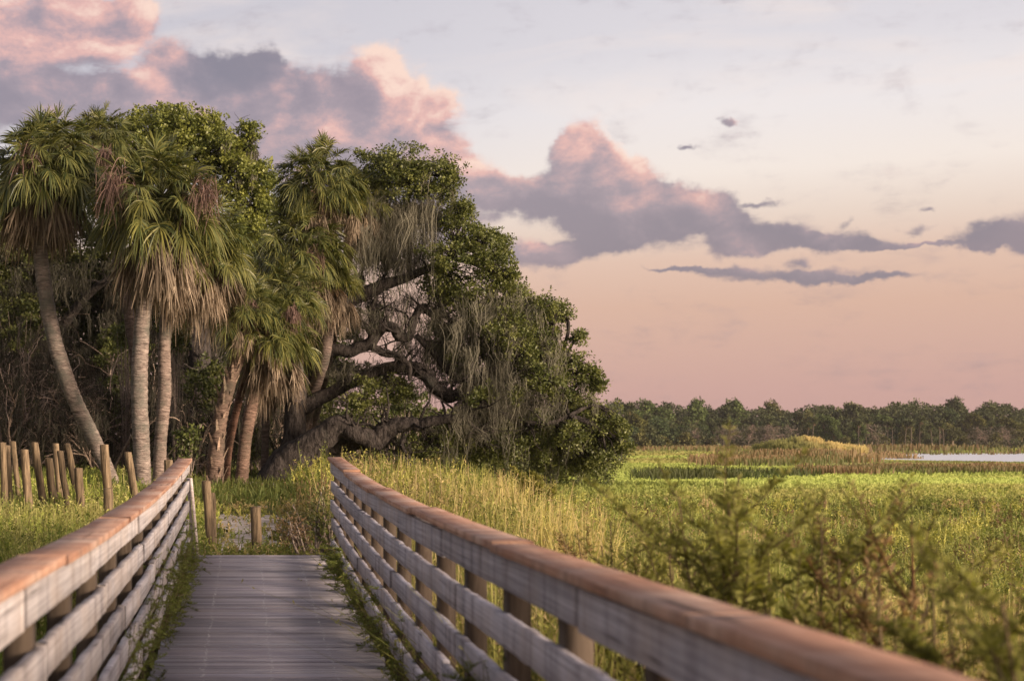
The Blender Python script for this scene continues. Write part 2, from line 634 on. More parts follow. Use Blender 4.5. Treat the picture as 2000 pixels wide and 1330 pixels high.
# clouds: heaps given by bearing and height, broken up by noise
# cx, cy, rx, ry, tone (0 grey-mauve .. 1 rosy), dark
blobs = [
    (110, 40, 190, 80, .95, 0), (210, 70, 110, 60, 1.0, 0), (30, 100, 130, 60, .8, 0), (255, 30, 60, 40, .9, 0), (-160, 40, 200, 120, .7, 0),
    (60, 190, 150, 62, .25, .3), (190, 170, 110, 50, .35, .3), (-120, 200, 170, 90, .3, .2),
    (270, 215, 140, 70, .55, 0), (330, 130, 60, 50, .75, 0),
    (445, 135, 95, 48, .0, 1), (400, 160, 80, 40, .1, .8), (520, 130, 40, 42, .0, 1), (490, 180, 120, 55, .2, .5),
    (420, 240, 200, 75, .5, .0), (600, 190, 110, 65, .4, .2), (700, 190, 100, 70, .6, .0), (640, 260, 150, 70, .6, 0),
    (735, 130, 50, 50, 1.2, 0), (775, 165, 70, 55, 1.3, 0), (820, 205, 65, 48, 1.2, 0), (870, 205, 40, 26, 1.1, 0),
    (780, 265, 130, 70, .6, 0), (870, 320, 80, 65, .6, 0), (930, 350, 60, 50, .5, 0), (985, 375, 55, 40, .3, .2), (560, 320, 170, 70, .5, 0),
    (760, 340, 170, 70, .5, 0), (250, 300, 260, 80, .5, 0), (880, 420, 110, 60, .45, 0), (1030, 390, 55, 50, .15, .3),
    (1135, 262, 42, 36, 1.1, 0), (1120, 300, 48, 40, .8, 0), (1165, 305, 48, 42, 1.0, 0), (1225, 325, 46, 34, .95, 0), (1190, 350, 110, 50, .5, .1),
    (1110, 385, 75, 65, .25, .35), (1240, 385, 110, 50, .35, .2), (1330, 395, 100, 38, .4, .2), (1180, 430, 120, 55, .2, .4), (1290, 435, 150, 50, .15, .5),
    (1395, 425, 100, 40, .2, .4), (1500, 455, 130, 30, .1, .6), (1620, 468, 120, 24, .1, .6), (1710, 478, 70, 15, .1, .6), (1170, 480, 100, 30, .1, .5),
    (1450, 482, 90, 24, .2, .3), (1080, 495, 60, 30, .2, .1), (1020, 500, 60, 40, .4, 0),
    (1930, 462, 75, 34, .1, .6), (2010, 470, 90, 36, .3, .3), (1920, 490, 50, 20, .2, .4), (1798, 445, 44, 16, .1, .5), (1645, 432, 22, 13, .1, .6), (1820, 410, 24, 6, .2, .5),
    (1480, 402, 40, 9, .2, .5), (1560, 512, 36, 13, .2, .4),
    (1420, 528, 110, 14, .15, .5), (1540, 540, 170, 16, .1, .6), (1680, 548, 150, 10, .1, .6), (1320, 527, 90, 8, .2, .5),
    (1342, 290, 22, 7, .1, .5), (1425, 238, 22, 9, .2, .2), 
    (1780, 480, 80, 7, .2, .3), (1850, 478, 40, 7, .2, .3), (2120, 440, 160, 60, .3, .3), (2300, 400, 200, 60, .4, .2),
]
nw = nt.nodes.new('ShaderNodeTexNoise')
nw.inputs['Scale'].default_value = 34
nw.inputs['Detail'].default_value = 4
nw.inputs['Roughness'].default_value = 0.6
L(P0, nw.inputs['Vector'])
warp = vec('MULTIPLY_ADD', vec('SUBTRACT', nw.outputs['Color'], (0.5, 0.5, 0.5)), (0.034, 0.024, 0.0), P0)
LD = (0.72, 0.69, 0.0)
SW = SS = ST = SD = 0.0
for (cx, cy, rx, ry, tone, dk) in blobs:
    dx = (cx - 480) / F
    a0 = math.atan(dx)
    e0 = math.atan((860 - cy) / F / math.sqrt(1 + dx * dx))
    sx_, sy_ = 1.25 * rx / F / (1 + dx * dx), 1.25 * ry / F / (1 + dx * dx) ** 0.5
    q = vec('MULTIPLY_ADD', warp, (1 / sx_, 1 / sy_, 0), (-a0 / sx_, -e0 / sy_, 0))
    d = vec('DOT_PRODUCT', q, q, out=1)
    w1 = mth('SUBTRACT', 1.0, d, clamp=True)
    w = mth('MULTIPLY', w1, w1)
    if ry < 17:
        w = mth('MULTIPLY', w, 0.62 if rx < 50 else 0.8)
    SW = mth('ADD', w, SW)
    SS = mth('MULTIPLY_ADD', w, vec('DOT_PRODUCT', q, LD, out=1), SS)
    ST = mth('MULTIPLY_ADD', w, tone, ST)
    if dk:
        SD = mth('MULTIPLY_ADD', w, dk, SD)


def cnoise(v, s=1.0):
    n = nt.nodes.new('ShaderNodeTexNoise')
    n.inputs['Scale'].default_value = 22 * s
    n.inputs['Detail'].default_value = 11
    n.inputs['Roughness'].default_value = 0.62
    n.inputs['Distortion'].default_value = 0.25
    L(v, n.inputs['Vector'])
    return n.outputs['Fac']


PS = vec('MULTIPLY', P0, (1.0, 1.5, 1.0))
n_a = cnoise(PS)
n_b = cnoise(vec('ADD', PS, (0.010, 0.012, 0)))
n_s = cnoise(vec('MULTIPLY', P0, (1.3, 5.0, 1.0)), 1.2)
field = mth('ADD', SW, mth('ADD', mth('MULTIPLY', mth('SUBTRACT', n_a, 0.5), 1.5), mth('MULTIPLY', mth('SUBTRACT', n_s, 0.5), 0.7)))
alpha = smap(field, 0.0, 0.68)
inv = mth('DIVIDE', 1.0, mth('ADD', SW, 0.02))
shape = mth('MULTIPLY', SS, inv)
tone = mth('MULTIPLY', ST, inv)
dark = mth('MULTIPLY', SD, inv)
bill = mth('SUBTRACT', n_a, n_b)
bill2 = mth('SUBTRACT', cnoise(PS, 0.5), cnoise(vec('ADD', PS, (0.016, 0.02, 0)), 0.5))
lit = mth('ADD', mth('MULTIPLY', shape, 0.55), mth('ADD', mth('MULTIPLY', bill, 1.5), mth('MULTIPLY', bill2, 1.6)))
lit = mth('ADD', lit, mth('MULTIPLY_ADD', tone, 0.85, -0.28))
litc = smap(lit, -0.35, 1.05)
ccol = ramp(nt, litc, [(0.0, lin(142, 127, 139)), (0.28, lin(160, 141, 150)), (0.5, lin(190, 156, 158)), (0.75, lin(228, 176, 166)), (1.0, lin(252, 217, 198))])
dcol = ramp(nt, litc, [(0.0, lin(124, 116, 131)), (0.5, lin(144, 131, 143)), (1.0, lin(170, 150, 156))])
ccol = mixc(nt, smap(dark, 0.0, 0.9), ccol, dcol)
edge = smap(field, 0.14, 0.8)
ccol = mixc(nt, mth('MULTIPLY', mth('SUBTRACT', 1.0, edge), 0.4), ccol, base)
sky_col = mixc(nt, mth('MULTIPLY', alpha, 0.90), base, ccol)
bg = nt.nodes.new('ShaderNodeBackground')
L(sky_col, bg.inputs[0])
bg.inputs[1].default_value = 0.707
skt = nt.nodes.new('ShaderNodeTexSky')
skt.sky_type = 'NISHITA'
skt.sun_disc = False
skt.sun_elevation = math.asin(SUN[2])
skt.sun_rotation = math.atan2(SUN[0], SUN[1])
bg2 = nt.nodes.new('ShaderNodeBackground')
L(skt.outputs[0], bg2.inputs[0])
bg2.inputs[1].default_value = 0.01
ad = nt.nodes.new('ShaderNodeAddShader')
L(bg.outputs[0], ad.inputs[0])
L(bg2.outputs[0], ad.inputs[1])
wo = nt.nodes.new('ShaderNodeOutputWorld')
L(ad.outputs[0], wo.inputs[0])
W.cycles.sampling_method = 'MANUAL'
W.cycles.sample_map_resolution = 512
SC.cycles.use_denoising = True
SC.cycles.max_bounces = 6
SC.cycles.diffuse_bounces = 3
SC.cycles.transmission_bounces = 3
SC.cycles.sample_clamp_indirect = 6
# ---------------------------------------------------------------- ground, path, water
def build_ground():
    g = Geo()

    def axis(vals):
        return np.unique(np.round(np.concatenate(vals), 4))
    xs = axis([-np.geomspace(30, 4000, 26), np.linspace(-30, -12, 19), np.linspace(-12, 14, 66), np.linspace(14, 40, 27), np.linspace(40, 340, 76), np.geomspace(340, 4000, 16)])
    ys = axis([-np.geomspace(8, 4000, 22), np.linspace(-8, 45, 107), np.linspace(45, 90, 46), np.linspace(90, 300, 71), np.geomspace(300, 4000, 24)])
    X, Y = np.meshgrid(xs, ys)
    Z = ground_h(X, Y)
    V = np.stack([X, Y, Z], -1).reshape(-1, 3)
    idx = np.arange(len(V)).reshape(len(ys), len(xs))
    q = np.stack([idx[:-1, :-1], idx[:-1, 1:], idx[1:, 1:], idx[1:, :-1]], -1).reshape(-1, 4)
    g.add(V, q)
    o = g.build('ground', M['ground'], smooth=True)
    o['kind'] = 'structure'


build_ground()


def sheet(name, f, x0, x1, y0, y1, st, mat, lift):
    """A sheet lying on the ground where f(x, y) > 0."""
    xs = np.arange(x0, x1, st)
    ys = np.arange(y0, y1, st)
    X, Y = np.meshgrid(xs, ys)
    Z = ground_h(X, Y) + lift + 0.055 * (fbm(X * 2.3 + 7, Y * 1.9, 4) - 0.4)
    keep = f(X, Y) > 0
    V = np.stack([X, Y, Z], -1).reshape(-1, 3)
    idx = np.arange(len(V)).reshape(len(ys), len(xs))
    k = keep[:-1, :-1] & keep[:-1, 1:] & keep[1:, 1:] & keep[1:, :-1]
    q = np.stack([idx[:-1, :-1], idx[:-1, 1:], idx[1:, 1:], idx[1:, :-1]], -1)[k]
    u, inv = np.unique(q, return_inverse=True)
    g = Geo()
    g.add(V[u], inv.reshape(-1, 4))
    o = g.build(name, mat, smooth=True)
    o['kind'] = 'structure'
    return o


def path_f(x, y):
    n = fbm(x * 0.9 + 5, y * 0.5, 3) - 0.5
    a = 1 - ((x - 0.12) / 0.85) ** 2 - ((y - 22.5) / 4.4) ** 2
    b = 1 - ((x - 0.9) / 1.1) ** 2 - ((y - 38.5) / 2.6) ** 2
    return np.maximum(a, b) - 0.1 + 3.4 * (fbm(x * 1.7 + 5, y * 0.9, 4) - 0.5)


sheet('path', path_f, -3, 4, 15.4, 45, 0.07, M['sand'], 0.025)
g = Geo()
th = np.linspace(0, 2 * PI, 96, endpoint=False)
c_, s_ = np.cos(th), np.sin(th)
ring = np.stack([196 + 124 * np.sign(c_) * np.abs(c_) ** 0.5, 190 + 75 * np.sign(s_) * np.abs(s_) ** 0.5, np.full(96, -0.02)], -1)
g.add(np.vstack([ring, [196, 190, -0.02]]), None, [(i, (i + 1) % 96, 96) for i in range(96)])
o = g.build('water', M['water'])
o['kind'] = 'structure'

# ---------------------------------------------------------------- grass
OLIVE = np.array([0.175, 0.195, 0.055])
GREEN = np.array([0.225, 0.26, 0.072])
YELL = np.array([0.45, 0.43, 0.12])
STRAW = np.array([0.52, 0.40, 0.21])
BROWN = np.array([0.24, 0.165, 0.09])
LIME = np.array([0.40, 0.45, 0.13])


def in_path(x, y):
    return (path_f(x, y) > 0.35 + 0.5 * np.sin(x * 91.7 + y * 57.3)) & (y > 15) & (y < 45)


def under_bridge(x, y):
    return (x > -0.95) & (x < 1.25) & (y < 16.6)


def blades(g, x, y, H, Wd, col, lean=0.25, segs=4, tipw=0.15, droop=0.15):
    n = len(x)
    base = np.stack([x, y, ground_h(x, y) - 0.03], -1)
    th = rng.uniform(0, 2 * PI, n)
    ld_ = np.stack([np.cos(th), np.sin(th), np.zeros(n)], -1)
    k = np.abs(rng.normal(0, lean, n))
    t = np.linspace(0, 1, segs)
    P = base[:, None, :] + t[None, :, None] * np.array([0, 0, 1]) * H[:, None, None] + ld_[:, None, :] * (k * H)[:, None, None] * (t ** 1.8)[None, :, None]
    P[:, :, 2] -= (droop * H * np.minimum(k * 2, 1.2))[:, None] * (t ** 3)[None, :]
    ph = rng.uniform(0, PI, n)
    S = np.stack([np.cos(ph), np.sin(ph) * 0.6, np.zeros(n)], -1)
    wt = np.interp(t, [0, 0.5, 1], [0.8, 1.0, tipw])
    C = col[:, None, :] * np.interp(t, [0, 1], [0.9, 1.06])[None, :, None]
    strips(g, P, Wd[:, None] * wt[None, :], S, C)
    return P


def sprays(g, P, nleaf, ln, wd, col, t0=0.35, up=0.5):
    """Short leaflets set along stems (feathery weeds)."""
    n, N, _ = P.shape
    tt = rng.uniform(t0, 1, (n, nleaf))
    u = tt * (N - 1)
    i = np.minimum(u.astype(int), N - 2)
    f = (u - i)[..., None]
    r = np.arange(n)[:, None]
    C = P[r, i] * (1 - f) + P[r, i + 1] * f
    d = rng.normal(size=(n, nleaf, 3))
    d[..., 2] = np.abs(d[..., 2]) * 0.4 + up
    d = unit(d)
    s = (1.15 - 0.6 * tt)
    cc = np.repeat(col[:, None, :], nleaf, 1) * rng.uniform(0.75, 1.25, (n, nleaf, 1))
    leaves(g, C.reshape(-1, 3), d.reshape(-1, 3), rdir(n * nleaf), (ln * s).ravel() if np.isscalar(ln) else (ln[:, None] * s).ravel(), (wd * s).ravel() if np.isscalar(wd) else (wd[:, None] * s).ravel(), cc.reshape(-1, 3))


def meadow_col(x, y):
    a = fbm(x / 2.3 + 2, y / 3.5 + 4, 4)
    b = fbm(x / 0.9 + 31, y / 1.4, 3)
    n = len(x)
    col = OLIVE + (YELL - OLIVE) * sstep(0.35, 0.68, a)[:, None]
    m = sstep(0.5, 0.72, b)[:, None]
    col = col * (1 - m * 0.75) + STRAW * m * 0.75
    m = (sstep(0.50, 0.36, b) * sstep(0.55, 0.40, a))[:, None]
    col = col * (1 - m * 0.8) + GREEN * m * 0.8
    m = (sstep(0.58, 0.70, fbm(x / 1.6 + 61, y / 4.0 + 8, 3)))[:, None]
    col = col * (1 - 0.7 * m) + BROWN * 0.7 * m
    gg = (sstep(0.13, 0.27, x / y) * sstep(11, 20, y))[:, None] * 0.7
    nn_ = sstep(0.35, 0.62, fbm(x / 5 + 40, y / 6 + 3, 4))[:, None]
    col = col * (1 - gg) + (GREEN * 0.95 + (LIME * 1.05 - GREEN * 0.95) * nn_) * gg
    k = rng.random(n)[:, None] + 0.6 * gg
    col = np.where(k < 0.10, STRAW, col)
    col = np.where((k > 0.10) & (k < 0.2), OLIVE, col)
    return col * rng.uniform(0.7, 1.3, (n, 1))


g = Geo()


def meadow(n, y0, y1, ulo, uhi, hmin, hmax, wk, power=1.0, lean=0.2):
    t = rng.random(n)
    if power == 1.0:
        y = y0 * (y1 / y0) ** t
    else:
        y = (y0 ** (1 - power) + t * (y1 ** (1 - power) - y0 ** (1 - power))) ** (1 / (1 - power))
    x = ulo * y - 3.0 + rng.random(n) * ((uhi - ulo) * y + 6.5)
    clump = fbm(x * 1.1 + 9, y * 1.1, 3)
    keep = (~under_bridge(x, y)) & (~in_path(x, y)) & (lake_f(x, y) > 1.0)
    # thin shade grass below the trees of the bank
    shade = (x < 3.5) & (y > 30)
    keep &= ~(shade & (rng.random(n) < 0.6))
    keep &= rng.random(n) < sstep(0.12, 0.4, clump) + 0.25
    x, y, clump = x[keep], y[keep], clump[keep]
    # meadow is tall on the marsh and short on the bank near the boardwalk exit
    hh = (hmin + (hmax - hmin) * rng.random(len(x))) * (0.6 + 0.75 * clump)
    bank = (x < 2.2) & (y > 14)
    hh = np.where(bank, hh * 0.5, hh)
    hh = np.where((x < -1) & (y < 14), hh * 0.62, hh)
    u_ = x / y
    hh = hh * (1 - 0.52 * sstep(0.13, 0.30, u_) * sstep(9, 17, y))
    hh = hh * (1 - 0.35 * sstep(28, 55, y))
    hh = hh * (1 + 0.42 * ((x > 1.1) & (x < 3.4) & (y < 13.5)))
    open_ = np.exp(-((x - 0.2) / 1.7) ** 2) * sstep(15, 17, y)
    hh = hh * (1 - 0.6 * open_)
    hh = hh * (1 - 0.5 * np.exp(-((x - 0.5) / 0.9) ** 2) * sstep(25, 28, y) * sstep(42, 39, y))
    return x, y, hh


# near and middle meadow
x, y, h = meadow(125000, 1.5, 62, -0.20, 0.58, 0.5, 1.25, 0)
col = meadow_col(x, y)
lf = (x < -0.5)
col = np.where(lf[:, None], col * np.array([0.85, 1.0, 0.8]), col)
Pm = blades(g, x, y, h, 0.006 + 0.00075 * y, col, 0.36)
# feathery flower stems among the blades
k = rng.random(len(x)) < np.where(y < 26, 0.50, 0.30)
sprays(g, Pm[k], 10, 0.045 + 0.0022 * y[k], 0.012 + 0.0010 * y[k], col[k] * 1.1, 0.35, 0.5)
# rank growth right against the meadow railing
n = 9000
y = rng.uniform(1.5, 16.3, n)
x = 1.22 + np.abs(rng.normal(0, 0.5, n))
c = meadow_col(x, y) * 0.9
P = blades(g, x, y, rng.uniform(0.7, 1.25, n), np.full(n, 0.012), c, 0.3)
kk = rng.random(n) < 0.5
sprays(g, P[kk], 12, 0.06, 0.014, c[kk], 0.25, 0.5)
# lower fill
x, y, h = meadow(75000, 1.5, 60, -0.2, 0.58, 0.35, 0.8, 0)
blades(g, x, y, h, 0.010 + 0.0009 * y, meadow_col(x, y) * 0.8, 0.4)
# mixed clumps of herbs, golden, green and rusty, over the whole meadow
nc = 1500
yc = 3.5 * (13.0 ** rng.random(nc))
xc = rng.uniform(0.03, 0.58, nc) * yc
ok = ~under_bridge(xc, yc) & (xc > 1.3) & ~((xc < 2.4) & (yc < 16))
xc, yc = xc[ok], yc[ok]
nc = len(xc)
kind_ = rng.random((nc, 1))
cc = np.where(kind_ < 0.32, YELL * 1.1, np.where(kind_ < 0.55, GREEN, np.where(kind_ < 0.72, OLIVE * 0.9, np.where(kind_ < 0.86, STRAW * 0.95, BROWN))))
hc = rng.uniform(0.45, 1.15, nc) * (1 - 0.35 * sstep(0.15, 0.32, xc / yc) * sstep(9, 17, yc))
m = 16
x = np.repeat(xc, m) + rng.normal(0, 1, nc * m) * np.repeat(0.10 + 0.13 * hc, m)
y = np.repeat(yc, m) + rng.normal(0, 1, nc * m) * np.repeat(0.10 + 0.13 * hc, m)
c = np.repeat(cc, m, 0) * rng.uniform(0.75, 1.25, (nc * m, 1))
P = blades(g, x, y, np.repeat(hc, m) * rng.uniform(0.6, 1.15, nc * m), 0.006 + 0.0006 * y, c, 0.35)
sprays(g, P, 9, 0.05 + 0.0018 * y, 0.012 + 0.0009 * y, c * 1.05, 0.3, 0.45)
o = tag(g.build('grass', M['grass']), kind='stuff')

# thin weeds creeping over the sand
g = Geo()
n = 520
x, y = rng.normal(0.12, 0.7, n), rng.uniform(17, 27.5, n)
k = fbm(x * 2.2 + 3, y * 1.3, 3) > 0.47
x, y = x[k], y[k]
c = np.where(rng.random((len(x), 1)) < .5, GREEN, STRAW * 0.9) * rng.uniform(.6, 1.1, (len(x), 1))
P = blades(g, x, y, rng.uniform(0.08, 0.34, len(x)), np.full(len(x), 0.018), c, 0.5)
sprays(g, P, 7, 0.06, 0.022, c, 0.2, 0.4)
tag(g.build('sand_weeds', M['grass']), kind='stuff')

# pale straw tussocks showing through the bushes
g = Geo()
for (px, py, yy, n) in [(1545, 1090, 10.5, 900), (1590, 1130, 10, 700), (1780, 1120, 10.5, 1000), (1800, 1190, 9.5, 700), (1280, 1060, 13, 500), (1115, 1020, 16, 500), (980, 985, 20, 400), (1690, 1130, 9.5, 500)]:
    p = pt(px, py, yy)
    x = p[0] + rng.normal(0, 0.3, n)
    y = yy + rng.normal(0, 0.45, n)
    c = STRAW * 1.1 + (YELL * 1.15 - STRAW) * rng.random((n, 1)) * 0.8
    P = blades(g, x, y, rng.uniform(0.7, 1.25, n), np.full(n, 0.016), c, 0.28)
    sprays(g, P, 3, 0.14, 0.014, c, 0.4, 0.5)
tag(g.build('dry_grass', M['grass']), kind='stuff')

# far meadow: short tufts in long bands, to the far wood
g = Geo()
n = 140000
t = rng.random(n)
y = 1 / (1 / 50.0 + t * (1 / 400.0 - 1 / 50.0))
y = np.where(rng.random(n) < 0.35, 50 * (8.0 ** rng.random(n)), y)
u = rng.uniform(0.04, 0.64, n)
x = u * y
k = (lake_f(x, y) > 1.12) & ~((x < 11) & (y < 60))
x, y = x[k], y[k]
band = fbm(x / 38 + 4, y / 9 + 1, 4)
band2 = fbm(x / 55 + 14, y / 20 + 7, 3)
col = GREEN * 1.15 + (np.array([0.50, 0.58, 0.17]) - GREEN * 1.15) * sstep(0.38, 0.58, band)[:, None]
m = sstep(0.56, 0.68, band2)[:, None]
col = col * (1 - 0.6 * m) + np.array([0.45, 0.37, 0.15]) * 0.6 * m
dk = sstep(0.40, 0.30, band)[:, None]
col = col * (1 - 0.6 * dk) + np.array([0.10, 0.14, 0.045]) * 0.6 * dk
col = col * rng.uniform(0.92, 1.12, (len(x), 1))
h = (0.18 + 0.2 * rng.random(len(x))) * (0.7 + 0.6 * (1 - sstep(0.35, 0.6, band)))
h = h * np.where((x / y > 0.40) & (y > 96) & (y < 235), 0.22, 1.0)
blades(g, x, y, h, 0.0019 * y, col, 0.35, 3, 0.4)
tag(g.build('far_grass', M['far_grass']), kind='stuff')

# brown reed beds in front of the lake and around the mound
g = Geo()


def reeds(n, px0, px1, y0, y1, h0, h1, c0, c1, soft=0.0):
    y = rng.uniform(y0, y1, n)
    px = px0 + (px1 - px0) * rng.random(n)
    x = (px - 480) / F * y
    y = y + 0.16 * y * (fbm(x / 11 + 5, y * 0 + y0, 3) - 0.5)
    f = fbm(x / 6 + 3, y / 8, 3)
    e = np.minimum((px - px0), (px1 - px)) / (0.25 * (px1 - px0))
    e = e + 0.9 * (f - 0.5)
    k = (rng.random(n) < 0.15 + 1.3 * sstep(0.38, 0.6, f)) & (rng.random(n) < np.clip(e, 0, 1) ** 0.8)
    x, y, f = x[k], y[k], f[k]
    c = c0 + (c1 - c0) * np.clip(sstep(0.35, 0.65, f) + rng.normal(0, 0.25, len(x)), 0, 1)[:, None]
    P = blades(g, x, y, rng.uniform(h0, h1, len(x)) * (0.7 + 0.6 * f), 0.0011 * y, c, 0.14, 3, 0.5)


R0, R1 = np.array([0.085, 0.095, 0.035]), np.array([0.20, 0.135, 0.075])
reeds(9000, 1600, 2150, 84, 104, 0.40, 0.66, R0 * 1.3, R1 * 1.3)
reeds(5200, 1360, 1700, 112, 150, 0.55, 0.9, R0 * 1.5, R1 * 1.4)
reeds(3600, 1420, 1700, 150, 190, 0.8, 1.3, R0 * 1.5, R1 * 1.4)
reeds(2200, 1600, 1790, 188, 222, 0.7, 1.3, R0 * 1.4, R1 * 1.5)
reeds(3500, 1200, 1600, 78, 92, 0.3, 0.6, np.array([0.07, 0.10, 0.03]), R0)
reeds(3000, 1560, 2100, 236, 300, 0.8, 1.6, np.array([0.13, 0.14, 0.05]), R1)
reeds(2500, 1180, 1500, 270, 380, 0.6, 1.2, np.array([0.17, 0.19, 0.06]), R1 * 1.1)
tag(g.build('reeds', M['grass']), kind='stuff')

# the pale grassy mound
mp_ = pt(1582, 880, 205)
g = Geo()
n = 9000
r = np.sqrt(rng.random(n))
th = rng.uniform(0, 2 * PI, n)
mx, my = r * np.cos(th) * 7.5, r * np.sin(th) * 6
mn = fbm(mx / 1.7 + 8, my / 1.7, 4)
mz = (0.75 + 0.6 * mn) * 1.1 * np.exp(-(mx / 3.9) ** 2 - (my / 4.5) ** 2) + 0.5 * np.exp(-((mx + 4) / 3) ** 2)
P0_ = np.stack([mp_[0] + mx, mp_[1] + my, 0.05 + mz], -1)
hh = rng.uniform(0.5, 1.5, n)
d = unit(np.stack([mx * 0.05, my * 0.05, np.ones(n)], -1) + rng.normal(0, 0.22, (n, 3)))
tt = np.linspace(0, 1, 3)
P = P0_[:, None, :] + d[:, None, :] * ((hh * (0.5 + 1.1 * mn))[:, None] * tt[None, :])[..., None]
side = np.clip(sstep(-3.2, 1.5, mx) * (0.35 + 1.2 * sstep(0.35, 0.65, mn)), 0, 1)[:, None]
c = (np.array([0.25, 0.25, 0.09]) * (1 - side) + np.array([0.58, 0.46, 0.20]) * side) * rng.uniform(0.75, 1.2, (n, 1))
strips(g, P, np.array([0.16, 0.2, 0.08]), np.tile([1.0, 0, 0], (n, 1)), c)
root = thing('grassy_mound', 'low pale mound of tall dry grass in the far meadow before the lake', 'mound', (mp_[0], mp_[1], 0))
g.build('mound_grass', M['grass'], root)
gm = Geo()
aa = np.linspace(0, 2 * PI, 32, endpoint=False)
rr = np.linspace(0, 1, 9)
V = [[mp_[0] + a * np.cos(b) * 8, mp_[1] + a * np.sin(b) * 6.5, 1.05 * math.exp(-(a * np.cos(b) * 8 / 3.9) ** 2 - (a * np.sin(b) * 6.5 / 4.5) ** 2) + 0.02 - 0.2 * (a > .99)] for a in rr[1:] for b in aa]
idx = np.arange(8 * 32).reshape(8, 32)
q = np.stack([idx[:-1], np.roll(idx[:-1], -1, 1), np.roll(idx[1:], -1, 1), idx[1:]], -1).reshape(-1, 4)
gm.add(V + [[mp_[0], mp_[1], 1.07]], q, [(256, idx[0][j], idx[0][(j + 1) % 32]) for j in range(32)], (0.6, 0.55, 0.4))
gm.build('mound_soil', M['ground'], root, smooth=True)
# ---------------------------------------------------------------- boardwalk
RY = [-3, 0, 2, 3, 4, 6, 8.5, 10, 11.6, 13.5, 15.5, 17]
RD = [.335, .335, .345, .356, .368, .386, .374, .350, .318, .262, .192, .13]


def rail_z(y):
    y = np.asarray(y, float)
    s = 0
    for o_ in (-0.5, -0.25, 0, 0.25, 0.5):
        s = s + np.interp(y + o_, RY, RD)
    return EYE - s / 5


def deck_z(y):
    return rail_z(y) - 1.065 - 0.02 * sstep(14, 9, y)


XL, XR, YEND = -0.61, 0.92, 15.5
bw = thing('boardwalk', 'grey plank boardwalk with weathered board railings leading to the palms', 'boardwalk', (0.155, 7, float(ground_h(0.15, 7))))
g = Geo()
gs = Geo()
y = -2.5
pitch = 0.076
r2 = np.random.default_rng(3)
while y < YEND - 0.02:
    z = float(deck_z(y)) + r2.normal(0, 0.0012)
    ya, yb = y, y + pitch - (0.014 if r2.random() < 0.8 else 0.030)
    za, zb = z, z + float(deck_z(yb) - deck_z(ya))
    tl = r2.normal(0, 0.001)
    x0, x1 = XL + 0.015 + r2.normal(0, .006), XR - 0.015 + r2.normal(0, .006)
    hh = 0.028
    sec = []
    for x_, t_ in ((x0, -tl), (x1, tl)):
        sec.append([(x_, ya, za - hh + t_), (x_, ya, za + t_), (x_, yb, zb + t_), (x_, yb, zb - hh + t_)])
    c = 0.62 + 0.42 * r2.random()
    box_loft(g, sec, (c, c * (0.985 + 0.03 * r2.random()), c))
    for sxp in (-0.27, 0.16, 0.57):
        for dy in ((0.02, 0.045) if r2.random() < .8 else (0.04,)):
            if r2.random() < 0.12:
                continue
            cx_, cy_ = sxp + r2.normal(0, .008), y + dy
            a = np.linspace(0, 2 * PI, 6, endpoint=False)
            rr = 0.010
            zz = z + 0.0025 + (zb - za) * dy / pitch
            gs.add(np.vstack([np.stack([cx_ + rr * np.cos(a), cy_ + rr * np.sin(a), np.full(6, zz - 0.004)], -1), [cx_, cy_, zz]]), None,
                   [(k, (k + 1) % 6, 6) for k in range(6)])
    y += pitch
deck = g.build('deck', M['deck'], bw)
gs.build('screw_heads', M['screw'], deck)
# closing board across the end of the deck and the joists below
g = Geo()
ze = float(deck_z(YEND))
box_loft(g, [[(x_, YEND - 0.01, ze - 0.16), (x_, YEND - 0.01, ze + 0.006), (x_, YEND + 0.03, ze + 0.006), (x_, YEND + 0.03, ze - 0.16)] for x_ in (XL, XR)], (0.95, .9, .9))
g.build('end_board', M['deck'], bw)
g = Geo()
for x_ in (XL + 0.1, 0.15, XR - 0.1):
    ys = np.linspace(-2.5, YEND - 0.05, 24)
    box_loft(g, [[(x_ - .03, q_, deck_z(q_) - .2), (x_ - .03, q_, deck_z(q_) - .032), (x_ + .03, q_, deck_z(q_) - .032), (x_ + .03, q_, deck_z(q_) - .2)] for q_ in ys], (.7, .65, .6))
g.build('joists', M['post'], bw)


